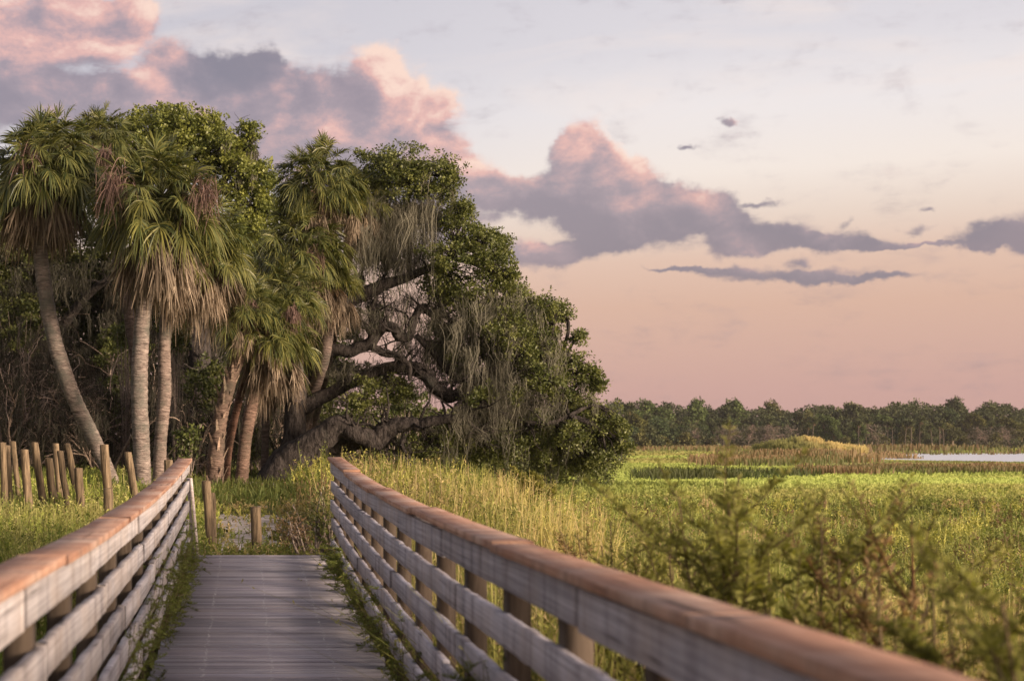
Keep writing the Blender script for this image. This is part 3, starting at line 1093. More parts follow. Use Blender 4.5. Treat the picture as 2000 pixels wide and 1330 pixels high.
def board(parent, name, mat, xin, xout, top, bot, y0, y1, seed, tint, chip=0.006, warp=0.012):
    """One board run along the rail: sections every few cm, ragged upper edge, slight warp."""
    r = np.random.default_rng(seed)
    n = max(8, int((y1 - y0) / 0.07))
    ys = np.linspace(y0, y1, n)
    w = (fbm(ys * 1.1 + seed * 7.7, np.full(n, seed * 1.3), 3) - 0.5) * 2
    w2 = (fbm(ys * 0.8 + seed * 3.1, np.full(n, seed * 2.7 + 50), 2) - 0.5) * 2
    ch = chip * np.clip((fbm(ys * 7 + seed, np.full(n, 3.0 + seed), 3) - 0.5) * 2, -1, 0.6)
    ch2 = chip * 0.5 * (fbm(ys * 9 + seed, np.full(n, 30.0 + seed), 3) - 0.5) * 2
    dz = r.normal(0, 0.005) + w * warp * 0.45
    dx = w2 * warp + r.normal(0, 0.003)
    zt = rail_z(ys) - top + dz + ch
    zb = rail_z(ys) - bot + dz + ch2
    xi, xo = xin + dx, xout + dx
    bv = 0.0018
    sec = np.zeros((n, 8, 3))
    prof = [(xi, zb + bv), (xi, zt - bv)]
    sg = np.sign(xout - xin)
    cols = [(xi, zb + bv), (xi, zt - bv), (xi + sg * bv, zt), (xo - sg * bv, zt + 0 * ch), (xo, zt - bv), (xo, zb + bv), (xo - sg * bv, zb), (xi + sg * bv, zb)]
    for k, (a, b) in enumerate(cols):
        sec[:, k, 0] = a
        sec[:, k, 1] = ys
        sec[:, k, 2] = b
    idx = np.arange(n * 8).reshape(n, 8)
    q = np.stack([idx[:-1], np.roll(idx[:-1], -1, 1), np.roll(idx[1:], -1, 1), idx[1:]], -1).reshape(-1, 4)
    if sg < 0:
        q = q[:, ::-1]
    gg = Geo()
    caps = []
    for row, flip in ((idx[0], True), (idx[-1], False)):
        rw = row[::-1] if flip else row
        caps += [(rw[0], rw[i], rw[i + 1]) for i in range(1, 7)]
    gg.add(sec.reshape(-1, 3), q, caps, tint)
    return gg.build(name, mat, parent)


def railing(side, label):
    inner = XL if side < 0 else XR
    s = side
    rail = bpy.data.objects.new('railing', None)
    rail.empty_display_size = 0.2
    COL.objects.link(rail)
    rail.parent = bw
    rail.location = (inner - bw.location[0], 0, 0)
    rail['label'] = label
    r = np.random.default_rng(40 + side)
    rows = [(0.034, 0.158), (0.25, 0.362), (0.457, 0.568), (0.664, 0.774), (0.871, 0.98)]
    # square posts behind the boards
    yp = YEND - 0.09
    while yp > -2:
        g = Geo()
        x0, x1 = inner + s * 0.040, inner + s * 0.12
        zt = float(rail_z(yp)) - 0.038
        zb = float(min(ground_h(inner, yp), deck_z(yp) - 0.4)) - 0.1
        hw = 0.062
        c = 0.24 + 0.16 * r.random()  # dark brown tint, lowered further for the shade behind the boards
        box_loft(g, [[(x0, yp - hw, z_), (x0, yp + hw, z_), (x1, yp + hw, z_), (x1, yp - hw, z_)] for z_ in (zb, zt)], (c, c * .98, c * .95))
        g.build('rail_post', M['post'], rail)
        yp -= 0.92 + r.normal(0, 0.03)
    for k, (t0, b0) in enumerate(rows):
        y0 = -2.5
        j = 0
        while y0 < YEND - 0.05:
            ln = r.choice([1.85, 2.3, 2.75])
            y1 = min(y0 + ln, YEND)
            if YEND - y1 < 0.7:
                y1 = YEND
            c = 0.85 + 0.3 * r.random()
            wm = np.array([0.95, 0.96, 0.97]) if side < 0 else np.array([0.86, 0.89, 0.98])  # shaded side cooler and darker: its shade is put into the board colour
            off = s * r.uniform(0, 0.006)
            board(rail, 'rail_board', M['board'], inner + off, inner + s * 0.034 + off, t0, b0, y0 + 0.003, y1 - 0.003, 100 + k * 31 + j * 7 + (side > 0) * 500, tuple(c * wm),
                  0.005 if k == 0 else 0.009, 0.005)
            y0 = y1
            j += 1
    y0 = -2.5
    j = 0
    while y0 < YEND - 0.05:
        y1 = min(y0 + 2.6 + r.normal(0, .2), YEND + 0.02)
        if YEND - y1 < 0.8:
            y1 = YEND + 0.02
        c = 0.9 + 0.18 * r.random()
        board(rail, 'rail_cap', M['cap'], inner - s * 0.028, inner + s * 0.128, 0.0, 0.03, y0 + 0.002, y1 - 0.002, 900 + j * 5 + (side > 0) * 60, (c, c, c), 0.002, 0.003)
        y0 = y1
        j += 1
    return rail


rl = railing(-1, 'sunlit railing of warm grey boards on the tree side')
rr_ = railing(1, 'shaded railing of grey boards with cool shade in their tint on the meadow side')
# pale slanting braces nailed to the end of the railing on the tree side
g = Geo()
for k, (xa, xb) in enumerate(((-0.60, -0.525), (-0.635, -0.575))):
    z1, z0 = float(rail_z(YEND)) - 0.22, ze + 0.01
    yy = YEND + 0.035 + 0.05 * k
    w = 0.016
    box_loft(g, [[(xb - w, yy, z0), (xb + w, yy, z0), (xb + w, yy + .04, z0), (xb - w, yy + .04, z0)],
                 [(xa - w, yy, z1), (xa + w, yy, z1), (xa + w, yy + .04, z1), (xa - w, yy + .04, z1)]], (1.5, 1.45, 1.4))
g.build('end_brace', M['board'], rl)

# ---------------------------------------------------------------- round timber posts
LOGS = [
    (5, 865, 8, 950, 13, 25.5, 'round timber post at the very edge by the leftmost weeds'),
    (14, 871, 17, 935, 13, 26.0, 'round log post with a pale split top second from the outer edge'),
    (25, 863, 32, 925, 11, 28.5, 'thin dark log post standing behind the pale split one'),
    (47, 879, 57, 1000, 17, 24.0, 'stout lone log post with a bleached band near its foot'),
    (67, 865, 86, 990, 15, 25.5, 'leaning log post with a red brown top'),
    (95, 896, 104, 975, 16, 25.5, 'short grey log post with wire round its waist'),
    (108, 867, 117, 960, 13, 28.0, 'log post half hidden behind a slimmer one'),
    (117, 880, 134, 1000, 13, 25.0, 'slim leaning log post in front of a taller one'),
    (131, 867, 146, 945, 14, 27.0, 'log post with a chipped white top edge'),
    (153, 914, 159, 1005, 17, 24.5, 'short upright log post right of the chipped one'),
    (202, 869, 214, 990, 18, 24.5, 'tall log post standing before the leaning palm trunk'),
    (211, 954, 212, 1000, 19, 21.5, 'low stub post in front of the tall one by the railing'),
    (249, 883, 265, 975, 15, 25.5, 'leaning log post beside the thick palm trunk'),
    (329, 899, 330, 960, 18, 24.0, 'log post rising behind the end of the sunlit railing'),
    (403, 940, 414, 1085, 18, 20.0, 'tall brown log post just past the end of the deck'),
    (416, 965, 420, 1080, 9, 20.6, 'thin log post touching the tall one past the deck'),
    (499, 990, 502, 1095, 21, 19.5, 'short log post with a mossy side standing alone by the sand'),
]
for (x0, y0, x1, y1, w, yy, lab) in LOGS:
    top = pt(x0, y0, yy)
    bot = pt(x1, y1, yy)
    gz = float(ground_h(bot[0], yy)) - 0.25
    k = (top[2] - gz) / max(top[2] - bot[2], 0.05)
    bot = top + (bot - top) * k
    rad = sz(w, yy) / 2
    c = 0.5 + 0.4 * rng.random()
    root = thing('log_post', lab, 'post', (bot[0], bot[1], gz + 0.25), 'round timber posts on the bank')
    g = Geo()
    tt = np.linspace(0, 1, 9)[:, None]
    P = bot * (1 - tt) + top * tt + rng.normal(0, 0.004, (9, 3))
    R = np.concatenate([np.full(8, rad), [rad]]) * np.linspace(1.06, 0.97, 9)
    P = np.vstack([P, P[-1] + (0, 0, 0.008)])
    R = np.append(R, rad * 0.86)
    tube(g, P, R, 14, (c, c, c), 0.05, True, rng.random() * 50)
    g.build('shaft', M['log'], root, smooth=False)
    g = Geo()
    a = np.linspace(0, 2 * PI, 14, endpoint=False)
    tz = P[-1][2] + 0.003
    g.add(np.vstack([np.stack([P[-1][0] + rad * .84 * np.cos(a), P[-1][1] + rad * .84 * np.sin(a), np.full(14, tz)], -1), [P[-1][0], P[-1][1], tz + 0.004]]), None,
          [(j, (j + 1) % 14, 14) for j in range(14)], (1.5, 1.35, 1.2))
    g.build('cut_top', M['log'], root)
# ---------------------------------------------------------------- palms
PG0, PG1 = np.array([0.055, 0.082, 0.028]), np.array([0.21, 0.215, 0.066])
DEAD0, DEAD1 = np.array([0.15, 0.112, 0.08]), np.array([0.47, 0.385, 0.285])


def frond_set(g, C, R, els, azs, pl, bl, nseg, arc, w0, droop, c0, c1, bend, r, petc, shrink=1.0, start=0.06, jit=0.06, kink=0.0, rollsd=0.55):
    n = len(els)
    d = np.stack([np.cos(els) * np.cos(azs), np.cos(els) * np.sin(azs), np.sin(els)], -1)
    S0 = C + d * start
    tt = np.linspace(0, 1, 4)
    PP = S0[:, None, :] + d[:, None, :] * (pl[:, None] * tt)[..., None]
    PP[..., 2] -= (bend * pl * np.cos(els))[:, None] * tt ** 2 * 0.5
    tubes(g, PP, np.tile(np.array([0.020, 0.016, 0.013, 0.010]), (n, 1)), 3, petc)
    E = PP[:, -1]
    f = unit(PP[:, -1] - PP[:, -2] + np.stack([np.zeros(n), np.zeros(n), -0.35 * bend * pl * 0.33], -1))
    rx = unit(np.cross(f, np.array([0.02, 0.01, 1.0])) + 1e-6)
    nn = np.cross(rx, f)
    roll = r.normal(0, rollsd, n)[:, None]
    rx, nn = rx * np.cos(roll) + nn * np.sin(roll), nn * np.cos(roll) - rx * np.sin(roll)
    a = np.linspace(-arc, arc, nseg)[None, :] * np.ones((n, 1)) + r.normal(0, 0.03, (n, nseg))
    ca, sa = np.cos(a)[..., None], np.sin(a)[..., None]
    base = E[:, None, :] + f[:, None, :] * (0.28 * bl[:, None, None] * np.maximum(ca, 0))
    sd = ca * f[:, None, :] + sa * rx[:, None, :] + nn[:, None, :] * (0.28 * np.abs(sa) + r.normal(0, jit, (n, nseg, 1)))
    sd = unit(sd)
    l = bl[:, None] * (0.72 + 0.28 * np.cos(a / 1.2)) * r.uniform(0.85, 1.1, (n, nseg))
    t = np.array([0, 0.35, 0.7, 1.0])
    dr = droop[:, None] * r.uniform(0.6, 1.4, (n, nseg))
    P = base[:, :, None, :] + sd[:, :, None, :] * (l[..., None] * t)[..., None] * 1.0
    P[..., 2] -= (l * dr)[..., None] * t ** 2.3
    P += r.normal(0, 0.012, P.shape) * np.array([0, 0.5, 1, 1.6])[None, None, :, None]
    sv = unit(np.cross(sd, nn[:, None, :]))
    if kink:
        P += r.normal(0, kink, P.shape) * np.array([0, 0.6, 1.0, 1.2])[None, None, :, None]
    tw = r.normal(0, 0.5, (n, nseg, 1))
    sv = unit(sv * np.cos(tw) + nn[:, None, :] * np.sin(tw))
    w = w0 * shrink * np.array([0.55, 1.0, 0.7, 0.12])
    cc = c0[:, None, :] + (c1 - c0)[:, None, :] * r.random((n, nseg, 1))
    cc = cc[:, :, None, :] * np.array([0.85, 1.0, 1.05, 1.25])[None, None, :, None]
    B = n * nseg
    strips(g, P.reshape(B, 4, 3), np.tile(w, (B, 1)), sv.reshape(B, 3), cc.reshape(B, 4, 3))


def palm(label, Y, trunk, crown, R_px, ng=46, nd_=40, skirt=1.0, stalks=(), seed=0, yellow=0.3, boots=False, group=None, wiggle=0.015, upright=0.0, squash=1.0, tcol=(1, 1, 1), dry_el=(-5, -75)):
    """trunk: [(px, py, width px)] top first; crown: (px, py)."""
    r = np.random.default_rng(500 + seed)
    tp = np.array([pt(q[0], q[1], Y + (q[3] if len(q) > 3 else 0)) for q in trunk])
    rad = np.array([sz(q[2], Y) / 2 for q in trunk])
    bx = tp[-1]
    gz = float(ground_h(bx[0], bx[1]))
    if bx[2] > gz - 0.1:
        tp = np.vstack([tp, [bx[0] + (bx[0] - tp[-2][0]) * 0.1, bx[1], gz - 0.15]])
        rad = np.append(rad, rad[-1] * 1.12)
    root = thing('sabal_palm', label, 'palm', (tp[-1][0], tp[-1][1], gz), group)
    C = pt(crown[0], crown[1], Y)
    R = sz(R_px, Y)
    # trunk
    pts = np.vstack([C + (0, 0, -0.1 * R), tp])
    rd = np.append(rad[0] * 1.05, rad)
    n = 90
    P = catmull(pts, n)
    Rr = np.interp(np.linspace(0, len(rd) - 1, n), np.arange(len(rd)), rd)
    Rr = Rr * (1 + 0.035 * np.where(np.arange(n) % 2, 1, -1) * r.uniform(0.3, 1.2, n)) * (1 + 0.05 * (fbm(np.arange(n) * 0.16, np.full(n, seed * 3.3), 2) - .5) * 2)
    P[:, 0] += wiggle * (fbm(np.arange(n) * 0.07, np.full(n, seed * 7.7), 2) - .5) * 2
    g = Geo()
    cc = np.array(tcol)[None, :] * r.uniform(0.88, 1.12, (n, 1))
    tube(g, P, Rr, 14, cc, 0.05, True, seed)
    if boots:
        nb = 110
        u = np.linspace(0.1, 0.93, nb)
        k = (u * (n - 1)).astype(int)
        az = np.arange(nb) * 2.4
        o_ = np.stack([np.cos(az), np.sin(az), np.zeros(nb)], -1)
        B0 = P[k] + o_ * Rr[k][:, None] * 0.85
        tt = np.linspace(0, 1, 4)
        PP = B0[:, None, :] + o_[:, None, :] * (0.16 * tt ** 1.2)[None, :, None] + np.array([0, 0, 1.0]) * (r.uniform(0.2, 0.42, nb)[:, None] * tt)[..., None]
        sv = np.stack([-np.sin(az), np.cos(az), np.zeros(nb)], -1)
        sv = unit(sv + np.array([0, 0, 0.5]) * r.choice([-1, 1], nb)[:, None])
        strips(g, PP, np.array([0.09, 0.075, 0.06, 0.03]), sv, np.array([1.25, 1.1, 0.95]) * r.uniform(0.55, 1.6, (nb, 1)))
    g.build('trunk', M['palm_bark'], root, smooth=False)
    # green fronds
    g = Geo()
    ng = int(ng * 2.4)
    i = np.arange(ng)
    s = (i + 0.5) / ng
    els = np.arcsin(np.clip(1 - s * (1.45 - upright), -1, 1)) + r.normal(0, 0.08, ng)
    els = np.where(s < 0.12, r.uniform(1.0, 1.5, ng), els)
    azs = i * 2.39996 + r.normal(0, 0.2, ng)
    pl = R * r.uniform(0.33, 0.68, ng) * (1.0 + 0.1 * np.cos(els))
    bl = R * r.uniform(0.27, 0.39, ng)
    old = np.clip(0.5 - els / 1.4, 0, 1)
    c0 = PG0 * r.uniform(0.55, 1.3, (ng, 1))
    c1 = PG1 + (np.array([0.29, 0.27, 0.07]) - PG1) * (np.clip(old * 0.7 + yellow * r.random(ng) + np.where(s < .15, .35, 0), 0, 1) * yellow * 1.6)[:, None]
    frond_set(g, C, R, els, azs, pl, bl, 36, 2.15, 0.030 * R / 1.4, 0.15 + 0.55 * np.clip(old, 0, 1) + 0.4 * r.random(ng), c0, c1, 0.55, r, np.array([0.16, 0.17, 0.06]))
    g.build('crown', M['palm_leaf'], root)
    # hanging dead fronds
    if nd_:
        g = Geo()
        els = np.radians(r.uniform(dry_el[1], dry_el[0], nd_))
        azs = np.arange(nd_) * 2.39996 + r.normal(0, 0.3, nd_)
        nd_ = int(nd_ * 1.6)
        els = np.radians(r.uniform(dry_el[1], dry_el[0], nd_))
        azs = np.arange(nd_) * 2.39996 + r.normal(0, 0.3, nd_)
        b = r.random((nd_, 1))
        pl = R * r.uniform(0.08, 0.46, nd_)
        bl = R * r.uniform(0.18, 0.40, nd_) * skirt
        b = r.random((nd_, 1)) ** 1.3
        c0 = DEAD0 * (0.45 + 0.7 * b)
        c1 = DEAD1 * (0.5 + 0.75 * b)
        frond_set(g, C + (0, 0, -0.18 * R), R, els, azs, pl, bl, 20, 0.5, 0.042 * R / 1.4, 0.5 + 0.5 * r.random(nd_), c0, c1, 1.3, r, np.array([0.30, 0.21, 0.13]), 0.9, 0.1, 0.25, 0.02, 0.9)
        g.build('dead_fronds', M['dry_leaf'], root)
    # drooping flower stalks
    for (sx_, sy_, sl) in stalks:
        g = Geo()
        A = pt(sx_, sy_, Y - 0.55 * R)
        nb = 220
        off = r.normal(0, sl * 0.16, (nb, 3))
        d = unit(np.stack([r.normal(0.0, 0.6, nb), r.normal(-0.3, 0.5, nb), r.normal(-0.2, 0.6, nb)], -1))
        t = np.linspace(0, 1, 5)
        ln = sl * r.uniform(0.35, 0.9, nb)
        P = A + off[:, None, :] + d[:, None, :] * (ln[:, None] * t)[..., None] * 0.55
        P[..., 2] -= ln[:, None] * t ** 1.8 * 0.75
        strips(g, P, np.array([0.016, 0.02, 0.018, 0.014, 0.01]), rdir(nb, r), np.array([0.20, 0.135, 0.115]) * r.uniform(0.6, 1.4, (nb, 1)))
        # the stalk that carries the spray
        S = catmull(np.array([C, (C + A) / 2 + (0, 0, 0.25 * R), A]), 10)
        tube(g, S, np.full(10, 0.018), 5, (0.25, 0.2, 0.13))
        g.build('flower_stalk', M['dry_leaf'], root)
    return root


PALMS = 'sabal palms at the edge of the hammock'
palm('tall palm with a slender trunk leaning away to its crown, outermost of the grove', 36, [(76, 420, 27), (84, 540, 29), (106, 660, 30), (142, 770, 30), (188, 870, 29), (232, 962, 24)],
     (92, 322), 128, 54, 42, 1.1, [(55, 300, 0.9), (205, 300, .5)], 1, 0.25, group=PALMS)
palm('stout palm with a straight thick ringed trunk and broad shaggy crown', 34.5, [(292, 535, 29), (277, 640, 31), (272, 760, 33), (276, 860, 33), (279, 945, 34)],
     (310, 395), 138, 60, 60, 1.3, [(225, 350, 1.0), (398, 365, 0.9)], 2, 0.45, group=PALMS)
palm('palm with a thin wavy trunk standing close beside the thick trunked one', 35.6, [(338, 585, 26), (322, 660, 24), (322, 760, 26), (314, 850, 25), (311, 935, 26)],
     (398, 478), 104, 40, 54, 1.35, [], 3, 0.5, group=PALMS, tcol=(.95, .9, .88))
palm('palm whose crown stands highest right beside the mossy oak top', 39.3, [(634, 480, 24), (638, 600, 26, .4), (634, 690, 26, .9), (606, 780, 27, 2.2), (584, 860, 28, 3), (574, 950, 28, 3.4)],
     (622, 352), 98, 50, 34, 0.9, [], 4, 0.4, group=PALMS, tcol=(.8, .75, .75))
palm('palm with a ragged yellowing crown touching the moss curtain', 39.6, [(690, 430, 20), (676, 520, 21, .6), (652, 640, 22, 1.6), (622, 780, 23, 3), (600, 860, 24, 3.6), (590, 950, 24, 4)],
     (696, 385), 62, 34, 30, 1.3, [], 5, 0.8, group=PALMS, tcol=(.6, .55, .55), upright=.1)
palm('dark green palm with a round full crown in the middle of the grove', 39.0, [(592, 580, 28), (578, 690, 30, .8), (576, 790, 34, 2), (572, 880, 36, 2.8), (568, 950, 36, 3)],
     (590, 482), 104, 54, 30, 1.1, [(612, 495, .7)], 6, 0.4, group=PALMS, tcol=(.45, .44, .45))
palm('low palm with glossy drooping fronds and a reddish trunk', 37, [(512, 735, 24), (492, 790, 25), (479, 860, 25), (471, 958, 26)],
     (528, 650), 98, 42, 34, 1.1, [(488, 600, .6), (570, 610, .5)], 7, 0.5, group=PALMS, tcol=(.7, .57, .5), upright=.15)
palm('palm with a trunk criss crossed by old leaf stubs', 36.5, [(470, 690, 22), (452, 740, 24), (428, 830, 30), (418, 950, 34)],
     (485, 600), 84, 32, 26, 0.9, [], 8, 0.45, True, PALMS, tcol=(.66, .56, .5), upright=.25)
palm('small palm with a dark thin trunk before the oak', 41.5, [(522, 760, 15), (518, 850, 15), (516, 940, 15)],
     (545, 700), 80, 26, 30, 1.2, [(560, 640, .6)], 9, 0.5, group=PALMS, tcol=(.5, .47, .47))
palm('palm with a slim red brown trunk beside the stubbled one', 37.6, [(486, 720, 15), (462, 800, 15), (446, 880, 16), (440, 952, 17)],
     (560, 575), 84, 34, 24, 1.0, [], 10, 0.5, group=PALMS, tcol=(.5, .34, .28))
palm('palm crown showing behind the outermost palm and the bright oak', 45, [(196, 350, 20), (228, 500, 22), (264, 700, 22), (274, 940, 24)],
     (192, 272), 76, 44, 26, 1.0, [], 11, 0.3, group=PALMS, tcol=(.5, .45, .43))
palm('palm with long pale dead fronds hanging over the oak limb', 39.4, [(648, 560, 18), (640, 680, 18, 1.2), (606, 800, 20, 3), (590, 930, 22, 4.2)],
     (645, 545), 66, 22, 40, 1.3, [], 12, 0.7, group=PALMS, tcol=(.75, .65, .62), upright=.3)

# ---------------------------------------------------------------- oaks
MOSS0, MOSS1 = np.array([0.075, 0.073, 0.056]), np.array([0.32, 0.305, 0.235])
OAKA, OAKB = np.array([0.06, 0.085, 0.026]), np.array([0.25, 0.265, 0.078])


def moss_at(g, A, ln, ns, r, spread=0.10, w=0.016, tint=1.0, sway=0.03):
    """Bunches of hanging strands below the points A."""
    n = len(A)
    B = n * ns
    base = np.repeat(A, ns, 0) + np.stack([r.normal(0, spread, B), r.normal(0, spread, B), r.normal(0, 0.05, B)], -1)
    l = np.repeat(ln, ns) * r.uniform(0.25, 1.0, B)
    K = 8
    t = np.linspace(0, 1, K)
    P = np.repeat(base[:, None, :], K, 1)
    P[..., 2] -= l[:, None] * t
    wob = r.normal(0, sway * 0.6, (B, K, 2)).cumsum(1) * 0.7 + r.normal(0, sway * 0.25, (B, K, 2)) + np.repeat(r.normal(0, sway * 0.9, (n, K, 2)).cumsum(1), ns, 0)
    # strands of a bunch draw together downwards
    ctr = np.repeat(A, ns, 0)[:, None, :2]
    pull = (0.65 * t ** 1.2)[None, :, None]
    P[..., :2] = P[..., :2] * (1 - pull) + ctr * pull + wob
    wd = w * r.uniform(0.6, 1.5, (B, 1)) * np.array([0.8, 1.1, 1.0, 1.2, 0.9, 0.9, 0.6, 0.3])
    th = r.uniform(0, PI, B)
    S = np.stack([np.cos(th), 0.7 * np.sin(th), np.zeros(B)], -1)
    m = np.repeat(r.random((n, 1)), ns, 0)
    c = (MOSS0 + (MOSS1 - MOSS0) * np.clip(m * 0.8 + r.normal(0, .2, (B, 1)), 0, 1)) * tint
    strips(g, P, wd, S, c)


def leafy(g, centres, rad, nleaf, ll, lw, r, ca, cb, flat=0.7, updir=0.35):
    """Twig-end bunches: nleaf leaves in each small blob."""
    n = len(centres)
    B = n * nleaf
    o_ = rdir(B, r) * (r.random((B, 1)) ** 0.5) * np.repeat(rad, nleaf)[:, None]
    o_[:, 2] *= flat
    C = np.repeat(centres, nleaf, 0) + o_
    D = unit(o_ + np.repeat(rad, nleaf)[:, None] * (rdir(B, r) * 0.8 + np.array([0, 0, 0.25])))
    N = unit(rdir(B, r) + np.array([0, 0, updir * 2]))
    k = np.repeat(r.random((n, 1)), nleaf, 0)
    c = (ca + (cb - ca) * np.clip(k * 0.6 + 0.4 * r.random((B, 1)), 0, 1)) * r.uniform(0.8, 1.2, (B, 1))
    leaves(g, C, D, N, ll * r.uniform(0.7, 1.25, B), lw * r.uniform(0.8, 1.2, B), c)


def clump_points(c, rx, ry, rz, n, r, shell=0.55):
    d = rdir(n, r)
    q = (shell + (1 - shell) * r.random((n, 1)))
    bump_ = 0.78 + 0.5 * fbm(d[:, 0] * 2.1 + c[0] * 3 + 20, d[:, 2] * 2.1 + d[:, 1] * 1.7 + c[2] * 3 + 20, 3)[:, None]
    return c + d * q * bump_ * np.array([rx, ry, rz])


def oak(label, Y, limbs, clumps, moss=(), seed=0, leaf=(0.095, 0.06), dens=1.0, tints=(OAKA, OAKB), group=None, name='live_oak', extra_moss=0.0, base=None, twigs=True, cat='oak tree', mossw=0.016, mtint=1.0, deep=0.0):
    """limbs: list of [(px, py, width px, dy)], first = trunk from the ground; clumps: (px, py, rx px, ry px, dy, ry_m)."""
    r = np.random.default_rng(900 + seed)
    allP, allR = [], []
    g = Geo()
    gts = [g] + [Geo() for _ in limbs[1:]]
    for k, lb in enumerate(limbs):
        P = np.array([pt(a, b, Y + d) for a, b, _, d in lb])
        R = np.array([sz(w, Y) / 2 for _, _, w, _ in lb])
        if k == 0:
            gz = float(ground_h(P[0][0], P[0][1]))
            P[0][2] = min(P[0][2], gz - 0.1)
            root = thing(name, label, cat, (P[0][0], P[0][1], gz), group)
        n = max(12, len(lb) * 9)
        PP = catmull(P, n)
        RR = np.interp(np.linspace(0, len(R) - 1, n), np.arange(len(R)), R)
        PP += (np.stack([fbm(np.arange(n) * 0.22 + 3 * j + k, np.full(n, seed + k * 2.0 + j), 2) for j in range(3)], -1) - 0.5) * np.minimum(RR, 0.2)[:, None] * 0.6
        allP.append(PP)
        allR.append(RR)
        gg = g if k == 0 else gts[k]
        tube(gg, PP, RR, 14 if RR[0] > 0.1 else 9, (1, 1, 1), 0.24, True, seed + k * 5)
    # side branches off every limb
    for gt, PP, RR in zip(gts, allP, allR):
        m = int(3 + 0.25 * len(PP)) if twigs else 0
        if not m:
            continue
        j = r.integers(len(PP) // 4, len(PP), m)
        dd_ = unit(rdir(m, r) * np.array([1, 0.7, 0.8]) + np.array([0, 0, 0.45]))
        ln_ = r.uniform(0.35, 1.3, m)
        tt_ = np.linspace(0, 1, 8)
        Q = PP[j][:, None, :] + dd_[:, None, :] * (ln_[:, None] * tt_)[..., None] + r.normal(0, 0.03, (m, 8, 3)).cumsum(1)
        Q[:, 0] = PP[j]
        tubes(gt, Q, np.clip(RR[j] * 0.35, 0.012, 0.06)[:, None] * np.linspace(1, 0.25, 8)[None, :], 5, (1, 1, 1))
        m2 = m * 4
        i2 = np.repeat(np.arange(m), 4)
        d2 = unit(rdir(m2, r) + dd_[i2] * 0.6)
        Q2 = Q[i2, r.integers(3, 8, m2)][:, None, :] + d2[:, None, :] * (r.uniform(0.15, 0.5, m2)[:, None] * tt_)[..., None] + r.normal(0, 0.012, (m2, 8, 3)).cumsum(1)
        tubes(gt, Q2, np.tile(np.linspace(0.011, 0.005, 8), (m2, 1)), 3, (1, 1, 1))
    AP = np.concatenate(allP)
    own = np.concatenate([np.full(len(q), k) for k, q in enumerate(allP)])
    gl = Geo()
    gm = Geo()
    anchors = []
    for (cx, cy, rx, ry, d, rym) in clumps:
        d = d + deep * (r.uniform(0.1, 0.7) if 600 < cx < 885 and 540 < cy < 810 else r.uniform(-1, 0.6))
        c = pt(cx, cy, Y + d)
        a, b = sz(rx, Y + d), sz(ry, Y + d)
        vol = (a * b * rym) ** (2 / 3)
        n = int(60 * dens * vol) + 6
        pts_ = clump_points(c, a * 0.92, rym, b * 0.92, n, r)
        leafy(gl, pts_, r.uniform(0.16, 0.36, n) * min(1.0, max(a, .4)) ** 0.5, 58, leaf[0], leaf[1], r, tints[0], tints[1])
        # protruding sprigs break the outline
        ns_ = max(5, n // 3)
        pp = clump_points(c, a * 1.2, rym * 1.15, b * 1.2, ns_, r, 0.9)
        leafy(gl, pp, r.uniform(0.08, 0.2, ns_), 16, leaf[0], leaf[1], r, tints[0], tints[1])
        # a bough from the nearest limb into the clump, then twigs to the bunches
        j = np.argmin(np.linalg.norm(AP - c, axis=1))
        A = AP[j]
        gt = gts[own[j]]
        mid = (A + c) / 2 + r.normal(0, 0.15, 3) + (0, 0, 0.1 * np.linalg.norm(A - c))
        n_ = 14
        PP = catmull(np.array([A, mid, c]), n_)
        dist = np.linalg.norm(A - c)
        tube(gt, PP, np.linspace(0.03 + 0.022 * min(dist, 3), 0.025, n_), 7, (1, 1, 1), 0.1)
        if twigs:
            m = min(n, 26)
            e = pts_[r.choice(n, m, replace=False)]
            s0 = PP[r.integers(6, n_, m)]
            t = np.linspace(0, 1, 5)[None, :, None]
            TP = s0[:, None, :] * (1 - t) + e[:, None, :] * t + np.array([0, 0, 0.12]) * np.sin(t * PI) + r.normal(0, 0.03, (m, 5, 3))
            tubes(gt, TP, np.tile(np.linspace(0.018, 0.006, 5), (m, 1)), 4, (1, 1, 1))
        low = pts_[pts_[:, 2] < c[2]]
        anchors.append(low)
    for (x0, x1, y0, y1, ln, nb, d, dsp) in moss:
        ax = r.uniform(x0, x1, nb)
        ay = r.uniform(y0, y1, nb)
        dd = d + r.normal(0, dsp, nb)
        A = np.array([pt(a, b, Y + q) for a, b, q in zip(ax, ay, dd)])
        moss_at(gm, A, sz(ln, Y) * (0.2 + 1.1 * r.random(nb) ** 1.6), 20, r, 0.13, mossw, mtint, 0.045)
    if extra_moss:
        al = np.concatenate(anchors)
        m = int(len(al) * extra_moss)
        if m:
            moss_at(gm, al[r.choice(len(al), m, replace=False)], r.uniform(0.25, 1.1, m), 14, r, 0.08, mossw, mtint, 0.035)
    g.build('trunk', M['bark'], root, smooth=True)
    for gt in gts[1:]:
        if gt.n:
            gt.build('limb', M['bark'], root, smooth=True)
    gl.build('crown', M['oak_leaf'], root)
    if gm.n:
        gm.build('spanish_moss', M['moss'], root)
    return root


